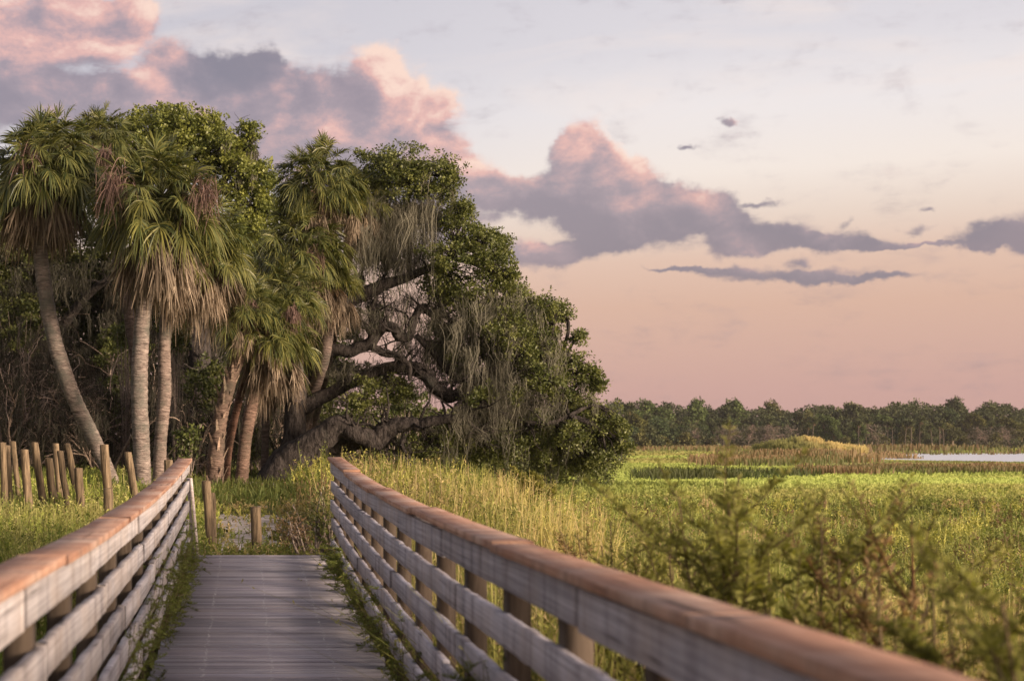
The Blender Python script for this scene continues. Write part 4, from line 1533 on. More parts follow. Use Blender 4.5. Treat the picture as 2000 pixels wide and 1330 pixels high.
big_limbs = [
    [(536, 965, 110, 0), (558, 915, 78, 0), (600, 878, 62, -.2), (640, 848, 50, -.4), (672, 832, 44, -.5), (700, 850, 36, -.6), (735, 858, 38, -.6), (758, 838, 34, -.6), (790, 828, 26, -.7), (822, 828, 22, -.8), (860, 820, 19, -.9), (905, 815, 17, -1), (935, 795, 15, -1.1), (960, 770, 9, -1.2)],
    [(600, 885, 40, 0), (650, 872, 34, .1), (700, 862, 34, .1), (740, 862, 30, 0), (765, 850, 22, -.2)],
    [(640, 885, 16, .2), (672, 892, 17, .3), (700, 900, 17, .3), (725, 897, 15, .3), (745, 907, 14, .3), (762, 893, 10, .3), (772, 880, 8, .3)],
    [(566, 930, 60, .8), (574, 860, 46, .9), (580, 780, 40, 1), (600, 715, 36, 1), (625, 650, 32, .8), (655, 603, 30, .6), (692, 583, 27, .4), (735, 562, 25, .2), (775, 549, 20, 0), (830, 528, 15, -.2), (880, 505, 10, -.4)],
    [(598, 720, 30, 1), (640, 688, 24, .6), (690, 684, 23, .3), (722, 668, 23, .1), (742, 642, 22, 0), (765, 640, 20, -.1), (785, 660, 18, -.1), (802, 652, 16, -.1), (812, 618, 14, -.1), (828, 602, 15, -.1), (846, 618, 11, 0), (870, 618, 9, .1), (890, 640, 7, .2)],
    [(722, 676, 15, .1), (752, 690, 13, 0), (780, 696, 12, -.1), (798, 716, 10, -.1), (801, 745, 7, -.1)],
    [(585, 800, 34, 1), (640, 770, 26, 1), (700, 742, 24, .8), (745, 722, 24, .6), (790, 716, 24, .4), (826, 726, 25, .2), (846, 752, 26, 0), (868, 774, 28, 0), (895, 772, 24, -.2), (925, 748, 17, -.4), (960, 720, 12, -.6), (1000, 690, 8, -.8)],
    [(812, 655, 10, 0), (850, 694, 12, .2), (885, 735, 13, .3), (930, 760, 11, .2), (990, 790, 9, 0)],
    [(725, 660, 16, .3), (726, 620, 13, .3), (734, 580, 9, .3), (750, 540, 7, .3)],
    [(800, 540, 12, 0), (800, 480, 9, 0), (796, 420, 8, 0), (800, 360, 5, 0)],
    [(796, 836, 12, -.6), (786, 866, 9, -.7), (800, 895, 7, -.7), (818, 912, 5, -.7)],
    [(905, 818, 10, -1), (935, 838, 7, -1.1), (960, 842, 4, -1.1)],
    [(895, 772, 18, -.2), (960, 800, 14, -.5), (1020, 822, 11, -.8), (1075, 826, 9, -1), (1110, 812, 6, -1)],
    [(920, 752, 14, -.4), (1000, 730, 11, -.4), (1060, 716, 9, -.4), (1100, 720, 6, -.4)],
]
big_clumps = [
    (735, 325, 48, 38, .4, .9), (785, 318, 55, 34, 0, .9), (840, 345, 55, 42, -.2, .9), (790, 360, 80, 34, .3, 1.0), (868, 375, 26, 30, 0, .5), (735, 372, 34, 34, .5, .6), (880, 350, 18, 24, -.1, .4),
    (905, 450, 46, 36, 0, .8), (945, 478, 44, 32, -.2, .8), (985, 480, 20, 18, -.3, .4), (890, 500, 60, 36, -.4, .8), (960, 520, 46, 36, -.2, .8), (850, 545, 44, 30, -.5, .7), (910, 560, 70, 36, -.5, .9), (985, 545, 28, 34, 0, .6), (870, 430, 30, 24, .2, .5),
    (975, 600, 50, 30, 0, .8), (1030, 595, 44, 30, -.2, .7), (1075, 600, 34, 24, -.3, .6), (1100, 615, 20, 16, -.3, .4), (1050, 640, 56, 36, -.1, .8), (985, 650, 46, 28, -.5, .7), (930, 610, 40, 34, -.3, .7),
    (1010, 690, 52, 34, -.4, .8), (1075, 690, 46, 32, -.2, .8), (1110, 715, 44, 30, -.1, .7), (1150, 738, 32, 26, -.2, .6), (1060, 740, 44, 28, -.5, .7), (940, 690, 34, 26, -.2, .6), (1165, 752, 16, 14, -.2, .4),
    (940, 775, 38, 26, -.8, .6), (1000, 765, 34, 22, -.6, .6), (1120, 790, 42, 34, -.4, .8), (1165, 820, 44, 36, -.4, .8), (1195, 860, 34, 34, -.5, .7), (1150, 860, 44, 34, -.3, .8), (1185, 900, 32, 26, -.4, .6), (1205, 835, 20, 24, -.4, .5), (1110, 850, 30, 30, -.2, .6), (1218, 870, 14, 18, -.4, .4), (1140, 905, 30, 20, -.3, .5),
    (725, 768, 52, 36, -.2, .6), (705, 790, 34, 24, -.3, .5), (775, 762, 36, 30, .4, .5), (840, 866, 50, 34, -.3, .6), (815, 880, 30, 22, -.2, .4), (870, 850, 26, 20, -.3, .4),
    (1000, 860, 60, 40, .2, .9), (950, 880, 50, 34, -.2, .7), (1040, 850, 46, 40, -.3, .7), (1090, 890, 36, 30, -.3, .6), (900, 850, 30, 40, .2, .6), (930, 865, 50, 34, .9, .7), (1060, 880, 50, 36, .6, .8), (975, 730, 40, 40, .9, .7), (900, 690, 30, 60, 1.2, .6), (1040, 790, 50, 50, .9, .8), (940, 830, 40, 50, 1.3, .7),
    (1000, 640, 60, 40, .4, .8), (1040, 665, 60, 40, .2, .8), (930, 650, 40, 40, .6, .6), (1090, 760, 46, 36, 0, .7), (880, 590, 50, 30, .3, .6), (820, 420, 50, 30, .8, .6), (760, 430, 40, 30, .9, .6), (900, 410, 24, 22, .1, .5), (1000, 560, 30, 26, .2, .5), (870, 640, 26, 22, .8, .4), (1130, 660, 16, 14, -.2, .3), (690, 560, 30, 26, 1.6, .5), (740, 500, 36, 30, 1.4, .5),
    (690, 640, 26, 40, 2.6, .5), (850, 660, 24, 40, 2.2, .5), (650, 720, 40, 40, 2.4, .6), (735, 610, 18, 30, 2.2, .4), (870, 700, 26, 40, 2.0, .5), (700, 730, 40, 24, 2.4, .5),
]
big_moss = [
    (690, 870, 375, 480, 130, 74, -.1, .6), (690, 790, 420, 470, 120, 34, .4, .4), (740, 860, 470, 530, 60, 24, 0, .4), (700, 880, 590, 640, 60, 26, .1, .4), (650, 720, 610, 650, 50, 16, .8, .4),
    (880, 1000, 590, 660, 110, 46, -.3, .6), (950, 1090, 650, 700, 110, 46, -.3, .6), (960, 1100, 720, 790, 120, 60, -.3, .7), (900, 1000, 700, 780, 130, 50, -.3, .6),
    (880, 1090, 790, 850, 90, 44, -.4, .8), (830, 960, 830, 850, 60, 30, -.4, .5), (680, 790, 850, 870, 40, 16, .2, .4), (900, 980, 790, 800, 70, 24, -1.0, .2), (1080, 1160, 800, 860, 70, 26, 0, .5),
    (640, 760, 700, 740, 60, 26, .9, .3), (600, 700, 760, 790, 60, 20, 1.2, .4), (820, 900, 640, 700, 110, 26, .8, .4),
    (690, 860, 390, 520, 90, 80, .8, .6), (760, 880, 560, 620, 60, 40, .6, .4), (780, 900, 640, 690, 90, 40, .6, .4), (640, 740, 560, 620, 70, 30, 1.2, .4), (900, 1100, 800, 860, 70, 30, .6, .5), (880, 1080, 560, 680, 120, 44, -.3, .8), (1000, 1140, 680, 780, 90, 30, -.3, .6), (720, 860, 360, 420, 170, 30, -.3, .5), (660, 860, 700, 760, 50, 30, 1.2, .4),
]
oak('great mossy live oak with twisting limbs sweeping down to the meadow grass', 40, big_limbs, big_clumps, big_moss, 1, extra_moss=0.09, dens=1.08, leaf=(0.085, 0.05), mossw=0.011, deep=1.0)

oak('bright green oak crown rising behind the palms at the top', 51,
    [[(395, 960, 60, 0), (392, 800, 46, 0), (385, 600, 40, 0), (365, 440, 30, 0), (340, 330, 16, 0)],
     [(372, 470, 20, 0), (420, 380, 16, 0), (470, 300, 9, 0), (485, 262, 5, 0)], [(375, 480, 20, 0), (300, 400, 16, 0), (260, 300, 9, 0)]],
    [(295, 250, 62, 42, 0, 1.4), (350, 240, 50, 32, 0, 1.2), (400, 255, 46, 34, .3, 1.2), (425, 290, 44, 40, 0, 1.2), (250, 300, 60, 56, .2, 1.4), (330, 310, 90, 60, 0, 1.6), (455, 335, 50, 40, .2, 1.2),
     (485, 258, 24, 20, 0, .5), (478, 292, 22, 18, .1, .5), (505, 345, 44, 34, .4, 1), (490, 400, 60, 54, .5, 1.2), (460, 460, 60, 50, .5, 1.2), (520, 440, 46, 60, .8, 1), (240, 400, 70, 60, .8, 1.4), (140, 330, 60, 60, 1.2, 1.2)],
    [(440, 500, 270, 310, 90, 16, 0, .3), (380, 520, 480, 560, 120, 40, -.5, .6)], 2, (0.12, 0.075), 1.0, (OAKA * 1.15, OAKB * np.array([1.35, 1.35, 1.05])), extra_moss=0.02, mossw=0.022)

dk = (OAKA * 0.7, OAKB * 0.55)  # grove shade put into the leaf colour, and into the dimmed moss tint
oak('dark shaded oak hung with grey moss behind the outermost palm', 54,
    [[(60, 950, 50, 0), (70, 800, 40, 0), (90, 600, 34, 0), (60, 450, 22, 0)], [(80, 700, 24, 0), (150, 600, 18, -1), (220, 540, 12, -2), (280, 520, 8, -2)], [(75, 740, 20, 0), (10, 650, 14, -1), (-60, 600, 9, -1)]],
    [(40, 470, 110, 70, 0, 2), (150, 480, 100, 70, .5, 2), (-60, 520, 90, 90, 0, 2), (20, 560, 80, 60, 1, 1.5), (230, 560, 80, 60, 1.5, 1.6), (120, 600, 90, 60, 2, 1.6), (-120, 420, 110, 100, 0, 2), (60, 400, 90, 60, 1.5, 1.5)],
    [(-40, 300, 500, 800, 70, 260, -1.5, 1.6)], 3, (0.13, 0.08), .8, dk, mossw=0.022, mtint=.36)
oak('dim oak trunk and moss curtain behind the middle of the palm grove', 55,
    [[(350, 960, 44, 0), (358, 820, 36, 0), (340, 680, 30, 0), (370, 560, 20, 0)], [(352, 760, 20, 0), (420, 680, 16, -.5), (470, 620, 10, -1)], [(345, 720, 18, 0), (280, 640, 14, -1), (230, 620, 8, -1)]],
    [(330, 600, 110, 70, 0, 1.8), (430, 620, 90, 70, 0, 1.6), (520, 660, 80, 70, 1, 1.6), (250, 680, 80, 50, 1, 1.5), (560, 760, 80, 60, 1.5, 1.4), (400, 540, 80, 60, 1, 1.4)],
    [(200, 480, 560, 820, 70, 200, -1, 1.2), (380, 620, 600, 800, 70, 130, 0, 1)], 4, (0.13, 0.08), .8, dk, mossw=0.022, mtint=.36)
# ---------------------------------------------------------------- bare twiggy shrubs under the palms
def branch_tree(root_pt, h, r, levels=4, spread=0.9, nb=(3, 5), lean=(0, 0)):
    lev = [(np.array([root_pt]), np.array([unit(np.array([lean[0], lean[1], 1.0]))]), np.array([h * 0.5]), 0.02 * h ** 0.7)]
    out = []
    P0, D, Ln, rad = lev[0]
    for k in range(levels):
        n = len(P0)
        K = 6
        t = np.linspace(0, 1, K)
        P = P0[:, None, :] + D[:, None, :] * (Ln[:, None] * t)[..., None]
        P += r.normal(0, 0.035, (n, K, 3)).cumsum(1) * Ln[:, None, None]
        P[:, 0] = P0
        P[..., 2] += (-0.10 * k * Ln[:, None] * t ** 2 if k > 1 else 0)
        R = rad * np.linspace(1, 0.55, K)[None, :] * r.uniform(0.7, 1.2, (n, 1))
        out.append((P, R))
        if k == levels - 1:
            break
        m = r.integers(nb[0], nb[1] + 1)
        idx = np.repeat(np.arange(n), m)
        j = r.integers(2, K, len(idx))
        P0 = P[idx, j]
        D = unit(D[idx] + rdir(len(idx), r) * spread)
        Ln = Ln[idx] * r.uniform(0.5, 0.85, len(idx))
        rad *= 0.55
    return out


def bare_shrub(label, px, Y, h, seed, nst=4, moss=True, lean=0.0):
    r = np.random.default_rng(1500 + seed)
    x = (px - 480) / F * Y
    gz = float(ground_h(x, Y))
    root = thing('bare_shrub', label, 'shrub', (x, Y, gz), 'leafless shrubs below the palms')
    g = Geo()
    ends = []
    for s in range(nst):
        a = r.uniform(0, 2 * PI)
        for lv, (P, R) in enumerate(branch_tree(np.array([x + 0.1 * np.cos(a), Y + 0.1 * np.sin(a), gz - 0.1]), h * r.uniform(.7, 1.1), r, 5, 0.85, (2, 4), (0.55 * np.cos(a) + lean, 0.3 * np.sin(a) - 0.1))):
            br = r.uniform(0.9, 2.0, (len(P), 1)) if lv < 3 else 0.2 + 0.9 * r.random((len(P), 1)) ** 3  # fine twigs tinted dark for the shade below the palms, thicker ones lightened
            tubes(g, P, np.maximum(R, 0.006 if lv > 2 else 0.011), 4, np.array([1, .95, .88]) * br)
            ends.append(P[:, -1])
    g.build('branches', M['twig'], root)
    if moss:
        e = np.concatenate(ends)
        e = e[e[:, 2] > gz + 1.0]
        m = min(len(e), 110)
        gm = Geo()
        moss_at(gm, e[r.choice(len(e), m, replace=False)], r.uniform(0.3, 1.3, m), 8, r, 0.06, 0.02, .38)  # moss tint lowered to carry that same shade
        gm.build('spanish_moss', M['moss'], root)


for k, (lab, px, Y, h, nst, ln) in enumerate([
    ('bare grey twiggy shrub at the outer edge behind the log posts', 25, 45, 3.9, 5, .1), ('leafless arching shrub behind the leaning palm trunk', 120, 47, 4.4, 5, .2),
    ('leafless shrub trailing moss between the leaning and the thick palm trunk', 205, 45, 3.7, 5, -.1), ('pale bare shrub right behind the two close palm trunks', 370, 43, 3.3, 5, .2),
    ('tall bare moss draped shrub high behind the leaning palm', 90, 50, 5.8, 5, -.2), ('bare shrub against the dark wood beside the stubbled palm', 400, 46, 4.2, 4, -.3),
    ('leafless shrub behind the thick palm trunk', 265, 50, 5.2, 4, .1), ('drooping bare shrub below the oak limb', 640, 46, 3.0, 4, .2),
    ('low bare shrub between oak trunk and palms', 500, 49, 3.5, 4, 0), ('bare shrub whose tips reach out beyond the leaning palm', -30, 46, 5.0, 5, .4)]):
    bare_shrub(lab, px, Y, h, k, nst, True, ln)


# ---------------------------------------------------------------- leafy bushes of the hammock
def bush(label, px, py, rx, ry, Y, seed, tints, leaf=(0.11, 0.07), group='green bushes in the hammock', cat='bush', depth=None):
    r = np.random.default_rng(1800 + seed)
    c = pt(px, py, Y)
    gz = float(ground_h(c[0], Y))
    root = thing('leafy_bush', label, cat, (c[0], Y, gz), group)
    a, b = sz(rx, Y), sz(ry, Y)
    n = int(40 * (a * b)) + 20
    d = depth or min(a, 1.0)
    pts_ = clump_points(c, a, d, b, n, r, 0.3)
    g = Geo()
    leafy(g, pts_, r.uniform(0.12, 0.3, n), 34, leaf[0], leaf[1], r, *tints)
    g.build('foliage', M['oak_leaf'], root)
    g = Geo()
    m = 14
    e = pts_[r.choice(n, m, replace=False)]
    t = np.linspace(0, 1, 5)[None, :, None]
    s0 = np.array([c[0], Y, gz - 0.1]) + r.normal(0, .08, (m, 3)) * (1, 1, 0)
    tubes(g, s0[:, None, :] * (1 - t) + e[:, None, :] * t + r.normal(0, .02, (m, 5, 3)), np.tile(np.linspace(.025, .008, 5), (m, 1)), 4, (1, 1, 1))
    g.build('stems', M['twig'], root)


bg_ = (np.array([0.05, 0.075, 0.022]), np.array([0.145, 0.165, 0.045]))
bush('yellow green leafy bush between the two close palm trunks and the bare shrub', 345, 655, 34, 38, 43, 1, bg_)
bush('yellow green bush left of the thick palm trunk', 245, 650, 30, 34, 46, 2, bg_)
bush('small green bush low beside the wavy palm trunk', 365, 865, 26, 30, 41, 3, bg_)
bush('green bush glowing low beyond the dark oak trunk', 530, 890, 22, 26, 52, 4, bg_)
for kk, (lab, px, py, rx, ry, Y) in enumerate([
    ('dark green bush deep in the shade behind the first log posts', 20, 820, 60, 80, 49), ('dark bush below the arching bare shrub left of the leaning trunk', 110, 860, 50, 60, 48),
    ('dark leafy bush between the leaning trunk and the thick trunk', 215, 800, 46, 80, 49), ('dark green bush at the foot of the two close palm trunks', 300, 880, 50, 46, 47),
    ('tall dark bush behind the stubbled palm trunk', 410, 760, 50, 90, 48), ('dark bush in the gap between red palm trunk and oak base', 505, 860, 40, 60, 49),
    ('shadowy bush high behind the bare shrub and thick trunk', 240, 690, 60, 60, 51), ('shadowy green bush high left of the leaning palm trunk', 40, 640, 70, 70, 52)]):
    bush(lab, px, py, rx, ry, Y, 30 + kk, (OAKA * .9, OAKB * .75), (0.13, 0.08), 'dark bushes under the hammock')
bush('olive bush seen under the dark arching oak limb', 800, 790, 46, 44, 48, 5, bg_)
bush('olive bush behind the dark clump under the oak limb', 760, 760, 40, 40, 50, 6, (OAKA, OAKB))
bush('golden brown bush under the low oak limb beside the trunk', 610, 930, 40, 30, 42.5, 7, (np.array([0.10, 0.075, 0.02]), np.array([0.22, 0.16, 0.04])))
bush('green shrub standing right of the deck end in the grass', 585, 1010, 50, 44, 22, 8, (np.array([0.07, 0.08, 0.025]), np.array([0.20, 0.17, 0.07])), (0.06, 0.02))
bush('rusty brown weedy shrub at the corner of the deck end', 590, 1045, 46, 34, 18.2, 9, (np.array([0.10, 0.07, 0.035]), np.array([0.26, 0.17, 0.10])), (0.05, 0.016))
bush('fresh green weed bush against the end of the shaded railing', 634, 1010, 22, 70, 17.2, 10, (np.array([0.07, 0.095, 0.025]), np.array([0.20, 0.21, 0.06])), (0.055, 0.018))

# ---------------------------------------------------------------- dark wood behind everything
g = Geo()
n = 9000
r = np.random.default_rng(77)
Yw = r.uniform(57, 68, n)
pw = r.uniform(-420, 660, n)
top = 430 + 130 * fbm(pw / 130 + 3, Yw * 0 + 2, 3) + 60 * (pw > 520)
pyw = top + (935 - top) * r.random(n)
C = np.stack([(pw - 480) / F * Yw, Yw, EYE - (pyw - 860) / F * Yw], -1)
leafy(g, C, r.uniform(0.3, 0.7, n), 16, 0.20, 0.12, r, OAKA * 0.5, OAKB * 0.38)  # leaf colours lowered so the wood's deep shade is in them
n = 2600
Yw = r.uniform(58, 66, n)
pw = r.uniform(600, 1190, n)
pyw = 800 + 130 * r.random(n) + 20 * fbm(pw / 60, pw * 0, 3)
C = np.stack([(pw - 480) / F * Yw, Yw, EYE - (pyw - 860) / F * Yw], -1)
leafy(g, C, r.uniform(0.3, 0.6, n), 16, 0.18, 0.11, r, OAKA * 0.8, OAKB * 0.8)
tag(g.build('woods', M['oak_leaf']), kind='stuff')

# leaf litter and low herbs under the palms
g = Geo()
n = 26000
Y = r.uniform(28, 56, n)
u = r.uniform(-0.24, 0.10, n)
x = u * Y
k = ~in_path(x, Y)
x, Y = x[k], Y[k]
f = fbm(x * 0.8, Y * 0.8, 3)
c = np.where((r.random(len(x)) < 0.5)[:, None], OLIVE * 0.9, np.array([0.13, 0.165, 0.045])) * r.uniform(.6, 1.3, (len(x), 1))
blades(g, x, Y, (0.12 + 0.5 * np.clip(f - 0.3, 0, 1)) * r.uniform(.6, 1.4, len(x)), np.full(len(x), 0.035), c, 0.5, 3, 0.3)
tag(g.build('undergrowth', M['grass']), kind='stuff')


# ---------------------------------------------------------------- tall weeds close to the railings
def weed(label, px, Y, ptop, nst, seed, col, spread=0.35, leafn=70, ln=0.055, wd=0.012, group='tall feathery weeds by the meadow railing', base_z=None, cat='weed', name='tall_weed', stem=(0.5, 0.45, 0.3), lean=0.0, fork=True):
    r = np.random.default_rng(2100 + seed)
    x = (px - 480) / F * Y
    gz = float(ground_h(x, Y)) if base_z is None else base_z
    ztop = EYE - (ptop - 860) / F * Y
    H = ztop - gz
    root = thing(name, label, cat, (x, Y, gz), group)
    g, gl = Geo(), Geo()
    n = nst
    K = 9
    t = np.linspace(0, 1, K)
    th = r.uniform(0, 2 * PI, n)
    hh = H * (1 - 0.45 * r.random(n) ** 1.6)
    hh[0] = H
    k = spread * r.uniform(0.1, 1, n)
    k[0] = 0.05
    P = np.tile(np.array([x, Y, gz - 0.05]), (n, K, 1)).astype(float)
    P[..., :2] += r.normal(0, 0.06, (n, 1, 2))
    P[..., 0] += (np.cos(th) * k * H + lean * hh)[:, None] * t ** 1.5
    P[..., 1] += (np.sin(th) * k * H)[:, None] * t ** 1.5
    P[..., 2] += hh[:, None] * t
    P += r.normal(0, 0.012, (n, K, 3)).cumsum(1)
    tubes(g, P, np.tile(np.linspace(0.008, 0.003, K), (n, 1)), 4, np.array(stem) * r.uniform(.8, 1.2, (n, 1)))
    # side shoots
    if fork:
        m = n * 9
        i = np.repeat(np.arange(n), 9)
        j = r.integers(3, K - 1, m)
        s0 = P[i, j]
        d = unit(rdir(m, r) * (1, 1, 0.3) + np.array([0, 0, 0.9]))
        l = hh[i] * r.uniform(0.12, 0.28, m)
        tt = np.linspace(0, 1, K)
        Q = s0[:, None, :] + d[:, None, :] * (l[:, None] * tt)[..., None] + r.normal(0, .006, (m, K, 3)).cumsum(1)
        tubes(g, Q, np.tile(np.linspace(0.004, 0.002, K), (m, 1)), 3, np.array(stem))
        P2 = np.concatenate([P, Q])
    else:
        P2 = P
    g.build('stems', M['twig'], root)
    if leafn:
        cc = np.array(col) * r.uniform(.75, 1.25, (len(P2), 1))
        sprays(gl, P2, leafn, ln, wd, cc, 0.2, 0.35)
        gl.build('leaves', M['grass'], root)
    return root


DG, MG, YG, RB = (0.18, 0.19, 0.052), (0.25, 0.25, 0.07), (0.27, 0.26, 0.075), (0.27, 0.18, 0.09)
weed('feathery weed with the tallest green plume, its top against the far meadow', 1490, 4.8, 930, 13, 1, MG, .12, 95, .06, .014)
weed('brownish bushy weed just right of the tallest green plume', 1610, 4.6, 985, 9, 2, MG, .15, 80, .06, .014)
weed('dark green weed mass rising at the corner of the meadow railing', 1990, 3.2, 1065, 15, 3, MG, .2, 90, .055, .015)
weed('dark weed leaning out behind the stained rail cap', 1860, 3.9, 1130, 8, 4, MG, .24, 70, .055, .014)
weed('dead brown stalk with forked drooping seed heads', 1868, 4.4, 1010, 2, 5, RB, .05, 12, .05, .014, stem=(.55, .32, .2))
weed('olive weed low in front of the pale straw tussocks', 1420, 5.4, 1040, 13, 6, YG, .3, 85, .06, .015)
weed('yellow green weed standing alone left of the olive one', 1310, 6.4, 1020, 11, 7, YG, .28, 70)
weed('short reddish weed among the yellow grass by the railing', 1185, 8.5, 1010, 8, 8, RB, .25, 60)
weed('red tinged thin weed between the two big plumes', 1720, 4.5, 1060, 10, 9, RB, .25, 60)
weed('straggling green weed near the middle of the railing', 1230, 6.8, 1040, 10, 10, MG, .3, 70)
weed('thin brown tipped weed beyond the railing end', 1060, 22, 905, 9, 11, YG, .3, 60, .1, .03)
weed('tall dark weed behind the brownish bushy one', 1750, 5.0, 1010, 6, 12, YG, .22, 80)
# ---------------------------------------------------------------- climbing weeds on the railings
VG0 = np.array([0.17, 0.20, 0.055])


def creeper(label, side, y0, y1, d0, d1, n, seed, col, out=0.22, ll=0.035):
    """Stems that climb through the boards: between y0..y1 along the rail and d0..d1 below its top."""
    r = np.random.default_rng(2600 + seed)
    xi = XL if side < 0 else XR
    ym = (y0 + y1) / 2
    root = thing('climbing_weed', label, 'weed', (xi, ym, float(ground_h(xi, ym))), 'weeds growing through the railings')
    K = 8
    t = np.linspace(0, 1, K)
    ys = r.uniform(y0, y1, n)
    ztop = rail_z(ys) - r.uniform(d0, d1, n)
    zb = deck_z(ys) - 0.25
    P = np.zeros((n, K, 3))
    inw = -side
    start = xi + side * r.uniform(0.02, 0.12, n)
    reach = inw * r.uniform(-0.05, out, n)
    P[..., 0] = start[:, None] + (reach + inw * 0.05)[:, None] * t ** 1.4
    P[..., 1] = ys[:, None] + r.normal(0, 0.16, (n, 1)) * t
    P[..., 2] = zb[:, None] + (ztop - zb)[:, None] * t - 0.10 * np.abs(reach)[:, None] * t ** 3
    P += r.normal(0, 0.012, (n, K, 3)).cumsum(1)
    g, gl = Geo(), Geo()
    tubes(g, P, np.tile(np.linspace(0.0035, 0.0015, K), (n, 1)), 3, np.array([0.5, .5, .3]))
    m = n * 5
    i = np.repeat(np.arange(n), 5)
    j = r.integers(2, K, m)
    d = unit(rdir(m, r) + np.array([inw * 0.35, 0, 0.25]))
    l = r.uniform(0.06, 0.2, m)
    Q = P[i, j][:, None, :] + d[:, None, :] * (l[:, None] * t)[..., None] + r.normal(0, .004, (m, K, 3)).cumsum(1)
    tubes(g, Q, np.tile(np.linspace(0.002, 0.001, K), (m, 1)), 3, np.array([0.5, .5, .3]))
    g.build('stems', M['twig'], root)
    P2 = np.concatenate([P, Q])
    sprays(gl, P2, 44, ll, ll * 0.17, np.array(col) * r.uniform(.7, 1.3, (len(P2), 1)), 0.3, 0.3)
    gl.build('leaves', M['grass'], root)


creeper('dense green weed clump against the far end of the sunlit railing', -1, 10.2, 15.0, .62, 1.05, 130, 1, VG0, .13, .034)
creeper('green weed spilling through the middle boards of the sunlit railing', -1, 7.2, 10.4, .5, 1.0, 50, 2, VG0 * 1.1, .05, .03)
creeper('sparse weed along the low boards of the near sunlit railing', -1, 5.2, 7.4, .7, 1.1, 26, 3, VG0 * 1.2, .03, .026)
creeper('weed tuft hanging over the deck edge by the sunlit railing', -1, 8.5, 12.5, .9, 1.15, 22, 4, VG0 * .8, .14, .03)
creeper('green weed tangle in the lowest boards of the shaded railing', 1, 8.0, 12.2, .68, 1.08, 64, 5, VG0, .07, .034)
creeper('bright weed growing at the far end of the shaded railing', 1, 12.5, 15.4, .75, 1.1, 54, 6, VG0 * 1.15, .16, .045)
creeper('blurred dark weed poking up in front of the near shaded boards', 1, 4.3, 5.6, .42, .9, 26, 7, VG0 * .8, .1, .04)
creeper('weed clump low by the near deck edge under the shaded railing', 1, 5.6, 8.0, .7, 1.1, 40, 8, VG0 * .9, .07, .034)

# ---------------------------------------------------------------- the far wood across the marsh
FA, FB = np.array([0.055, 0.075, 0.038]), np.array([0.15, 0.165, 0.075])


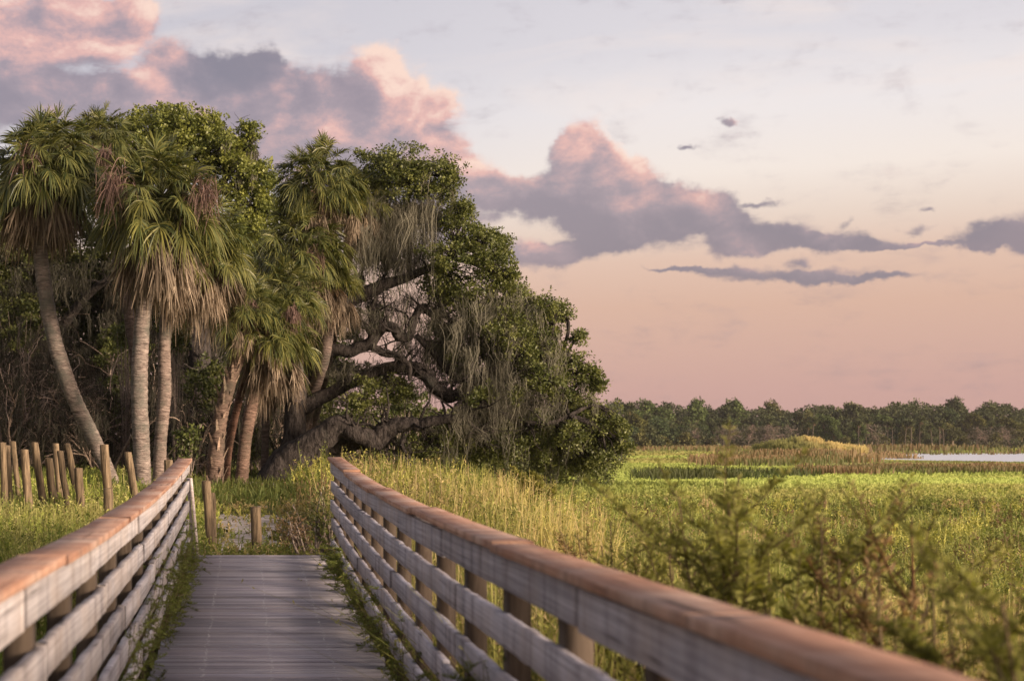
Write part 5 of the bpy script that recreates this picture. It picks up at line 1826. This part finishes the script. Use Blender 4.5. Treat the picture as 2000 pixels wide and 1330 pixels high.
def far_tree(kind, seed):
    """One tree at the origin; returns the Empty that carries it."""
    r = np.random.default_rng(3000 + seed)
    root = thing({'oak': 'far_oak', 'palm': 'far_palm', 'bush': 'far_bush', 'grey': 'bare_tree'}[kind], 'x', {'oak': 'tree', 'palm': 'palm', 'bush': 'bush', 'grey': 'tree'}[kind], (0, 0, 0))
    g, gt = Geo(), Geo()
    if kind == 'palm':
        H = r.uniform(8.5, 10.5)
        P = catmull(np.array([[0, 0, -0.3], [r.normal(0, .3), 0, H * .5], [r.normal(0, .6), 0, H]]), 10)
        tube(gt, P, np.linspace(.2, .16, 10), 6, (.5, .48, .45))
        n = 260
        d = rdir(n, r)
        d[:, 2] = d[:, 2] * 0.8 + 0.1
        leaves(g, P[-1] + d * 0.3, d + (0, 0, -.15), rdir(n, r), r.uniform(1.0, 1.7, n), np.full(n, 0.28), (FA + (FB - FA) * r.random((n, 1))) * 1.1)
        n = 60
        d = rdir(n, r)
        leaves(g, P[-1] - (0, 0, .5) + d * .2, d * .5 + (0, 0, -1), rdir(n, r), r.uniform(.8, 1.4, n), np.full(n, .25), np.array([.2, .15, .1]) * r.uniform(.6, 1.2, (n, 1)))
        gt.build('trunk', M['palm_bark'], root)
        g.build('crown', M['far_leaf'], root)
        return root
    if kind == 'grey':
        H = 6.5
        for P, R in branch_tree(np.array([0, 0, -.2]), H, r, 5, .8, (3, 5)):
            tubes(gt, P, np.maximum(R, 0.035), 3, np.array([1.1, 1.0, 1.0]) * r.uniform(.7, 1.3, (len(P), 1)))
        gt.build('branches', M['twig'], root)
        n = 500
        leaves(g, np.stack([r.normal(0, 1.6, n), r.normal(0, 1.2, n), r.uniform(.5, 6.5, n)], -1), rdir(n, r) + (0, 0, -.3), rdir(n, r), r.uniform(.3, .7, n), np.full(n, .16), np.array([.14, .125, .10]) * r.uniform(.6, 1.3, (n, 1)))
        g.build('foliage', M['far_leaf'], root)  # grey moss hanging on the bare tree, not leaves
        return root
    H = r.uniform(8.5, 11.5) if kind == 'oak' else r.uniform(3, 4.5)
    Wd = r.uniform(4.2, 6.2) if kind == 'oak' else r.uniform(2.4, 3.6)
    tn = np.array([[1, 1, 1], [1.25, 1.1, .8], [.8, .95, .9], [1.2, 1.1, 1.1], [.95, 1.1, .8], [1.35, 1.15, .95], [.75, .85, .8]][seed % 7])
    nc = 11 if kind == 'oak' else 6
    base = 0.28 if kind == 'oak' else 0.1
    if kind == 'oak':
        P = catmull(np.array([[0, 0, -.3], [r.normal(0, .3), 0, H * .3], [r.normal(0, .8), 0, H * .7]]), 10)
        tube(gt, P, np.linspace(.4, .15, 10), 7, (1.3, 1.25, 1.2), .1)
    for k in range(nc):
        f = (k + .5) / nc
        z = H * (base + (0.98 - base) * f ** .8)
        rr = Wd * (0.95 - 0.65 * f) * r.uniform(.5, 1)
        a = r.uniform(0, 2 * PI)
        c = np.array([np.cos(a) * rr * .8, np.sin(a) * rr * .6, z - .8])
        s = r.uniform(1.1, 2.0) * (1 if kind == 'oak' else .6)
        n = 50
        pts_ = clump_points(c, s * 1.25, s, s * .8, n, r, .5)
        leafy(g, pts_, r.uniform(.3, .6, n), 9, .52, .34, r, FA * tn, FB * tn * r.uniform(.75, 1.3))
        if kind == 'oak':
            tubes(gt, catmull(np.array([P[4], (P[6] + c) / 2, c]), 6)[None], np.linspace(.16, .05, 6)[None], 4, (1.2, 1.1, 1.05))
    if kind == 'bush':
        tubes(gt, (np.linspace(0, 1, 5)[:, None] * np.array([.3, 0, H * .6]))[None], np.full((1, 5), .05), 4)
    gt.build('trunk' if kind == 'oak' else 'stems', M['twig'], root)
    g.build('crown', M['far_leaf'], root)
    return root


protos = {'oak': [far_tree('oak', k) for k in range(7)], 'palm': [far_tree('palm', 20 + k) for k in range(3)], 'bush': [far_tree('bush', 40 + k) for k in range(3)], 'grey': [far_tree('grey', 60 + k) for k in range(2)]}
fresh = {k: list(v) for k, v in protos.items()}
FL = {'oak': ('dark broad crowned tree in the long far wood across the marsh', 'trees of the far wood'),
      'palm': ('far palm with a pale thin trunk at the front of the far wood', 'palms of the far wood'),
      'bush': ('rounded green bush at the foot of the far wood', 'bushes before the far wood'),
      'grey': ('pale grey twiggy bush in the front of the far wood', 'grey bushes before the far wood')}
r = np.random.default_rng(8)


def put_far(kind, px, Y, s, label=None, sz_=None):
    x = (px - 480) / F * Y
    v = protos[kind]
    if fresh[kind]:
        o_ = fresh[kind].pop()
        if label is None:
            o_['label'], o_['group'] = FL[kind]
        else:
            o_['label'] = label
        o_.location = (x, Y, 0.05)
        o_.rotation_euler = (0, 0, r.uniform(0, 6.28))
        o_.scale = (s, s, sz_ or s)
        return o_
    src = v[r.integers(len(v))]
    c = copy_thing(src, (x, Y, 0.05), r.uniform(0, 6.28), (s, s, sz_ or s), label or FL[kind][0], FL[kind][1] if label is None else None)
    if label is not None and 'group' in c:
        del c['group']
    return c


put_far('palm', 1228, 372, 1.18, 'lone palm whose head stands above the far wood')
px = 1140
while px < 2100:                                   # front rank
    Y = 345 + 70 * sstep(1180, 1450, px) + r.uniform(-12, 12)
    put_far('oak', px, Y, r.uniform(.72, 1.0), sz_=r.uniform(.62, .92))
    px += r.uniform(15, 27)
px = 1130
while px < 2120:                                   # rear rank, higher
    Y = 395 + 60 * sstep(1180, 1450, px) + r.uniform(-12, 12)
    put_far('oak', px, Y, r.uniform(.85, 1.45), sz_=0.92 + 0.75 * r.random() ** 2)
    px += r.uniform(14, 24)
for px in (1238, 1262, 1580, 1588, 1672, 1678, 1684, 1691, 1735, 1742, 1770, 1798, 1820, 1832, 1845, 1775, 1500, 1410, 1935):
    put_far('palm', px + r.normal(0, 3), 385 + 20 * (px > 1400) + r.uniform(-8, 4), r.uniform(.68, .9))
for px in (1200, 1222, 1245, 1268, 1290, 1315, 1335, 1388, 1440, 1470, 1530, 1555, 1640, 1720, 1880, 1950, 1985):
    put_far('bush', px + r.normal(0, 5), 325 + 60 * float(sstep(1200, 1450, px)) + r.uniform(-8, 8), r.uniform(.8, 1.3))
for px in (1352, 1420, 1432, 1462, 1488, 1500, 1520, 1545, 1720, 1905, 1925, 1945, 1968, 1408):
    put_far('grey', px + r.normal(0, 4), 378 + r.uniform(-8, 8), r.uniform(.75, 1.1))
# depth of the wood behind the trees one can tell apart
g = Geo()
n = 7000
Y = r.uniform(440, 500, n)
pw = r.uniform(1090, 2150, n)
zt = 9.0 + 7.0 * fbm(pw / 50, pw * 0 + 4, 3)
C = np.stack([(pw - 480) / F * Y, Y, zt * r.random(n) ** .7], -1)
leafy(g, C, r.uniform(.6, 1.3, n), 12, 0.8, 0.5, r, FA * .9, FB * .8)
tag(g.build('far_woods', M['far_leaf']), kind='stuff')
# ---------------------------------------------------------------- the evening air
hm = bpy.data.materials.new('evening_air')
hm.use_nodes = True
nt = hm.node_tree
nt.nodes.clear()
out = nt.nodes.new('ShaderNodeOutputMaterial')
pv = nt.nodes.new('ShaderNodeVolumePrincipled')
pv.inputs['Color'].default_value = (0.92, 0.86, 0.84, 1)
pv.inputs['Density'].default_value = 0.00012
pv.inputs['Anisotropy'].default_value = 0.2
nt.links.new(pv.outputs[0], out.inputs['Volume'])
g = Geo()
x0, x1, y0, y1, z0, z1 = -4200, 4200, -4200, 4200, -2.2, 22
g.add([(x0, y0, z0), (x1, y0, z0), (x1, y1, z0), (x0, y1, z0), (x0, y0, z1), (x1, y0, z1), (x1, y1, z1), (x0, y1, z1)],
      [(3, 2, 1, 0), (4, 5, 6, 7), (0, 1, 5, 4), (1, 2, 6, 5), (2, 3, 7, 6), (3, 0, 4, 7)])
hz = g.build('haze', hm)
hz['kind'] = 'stuff'
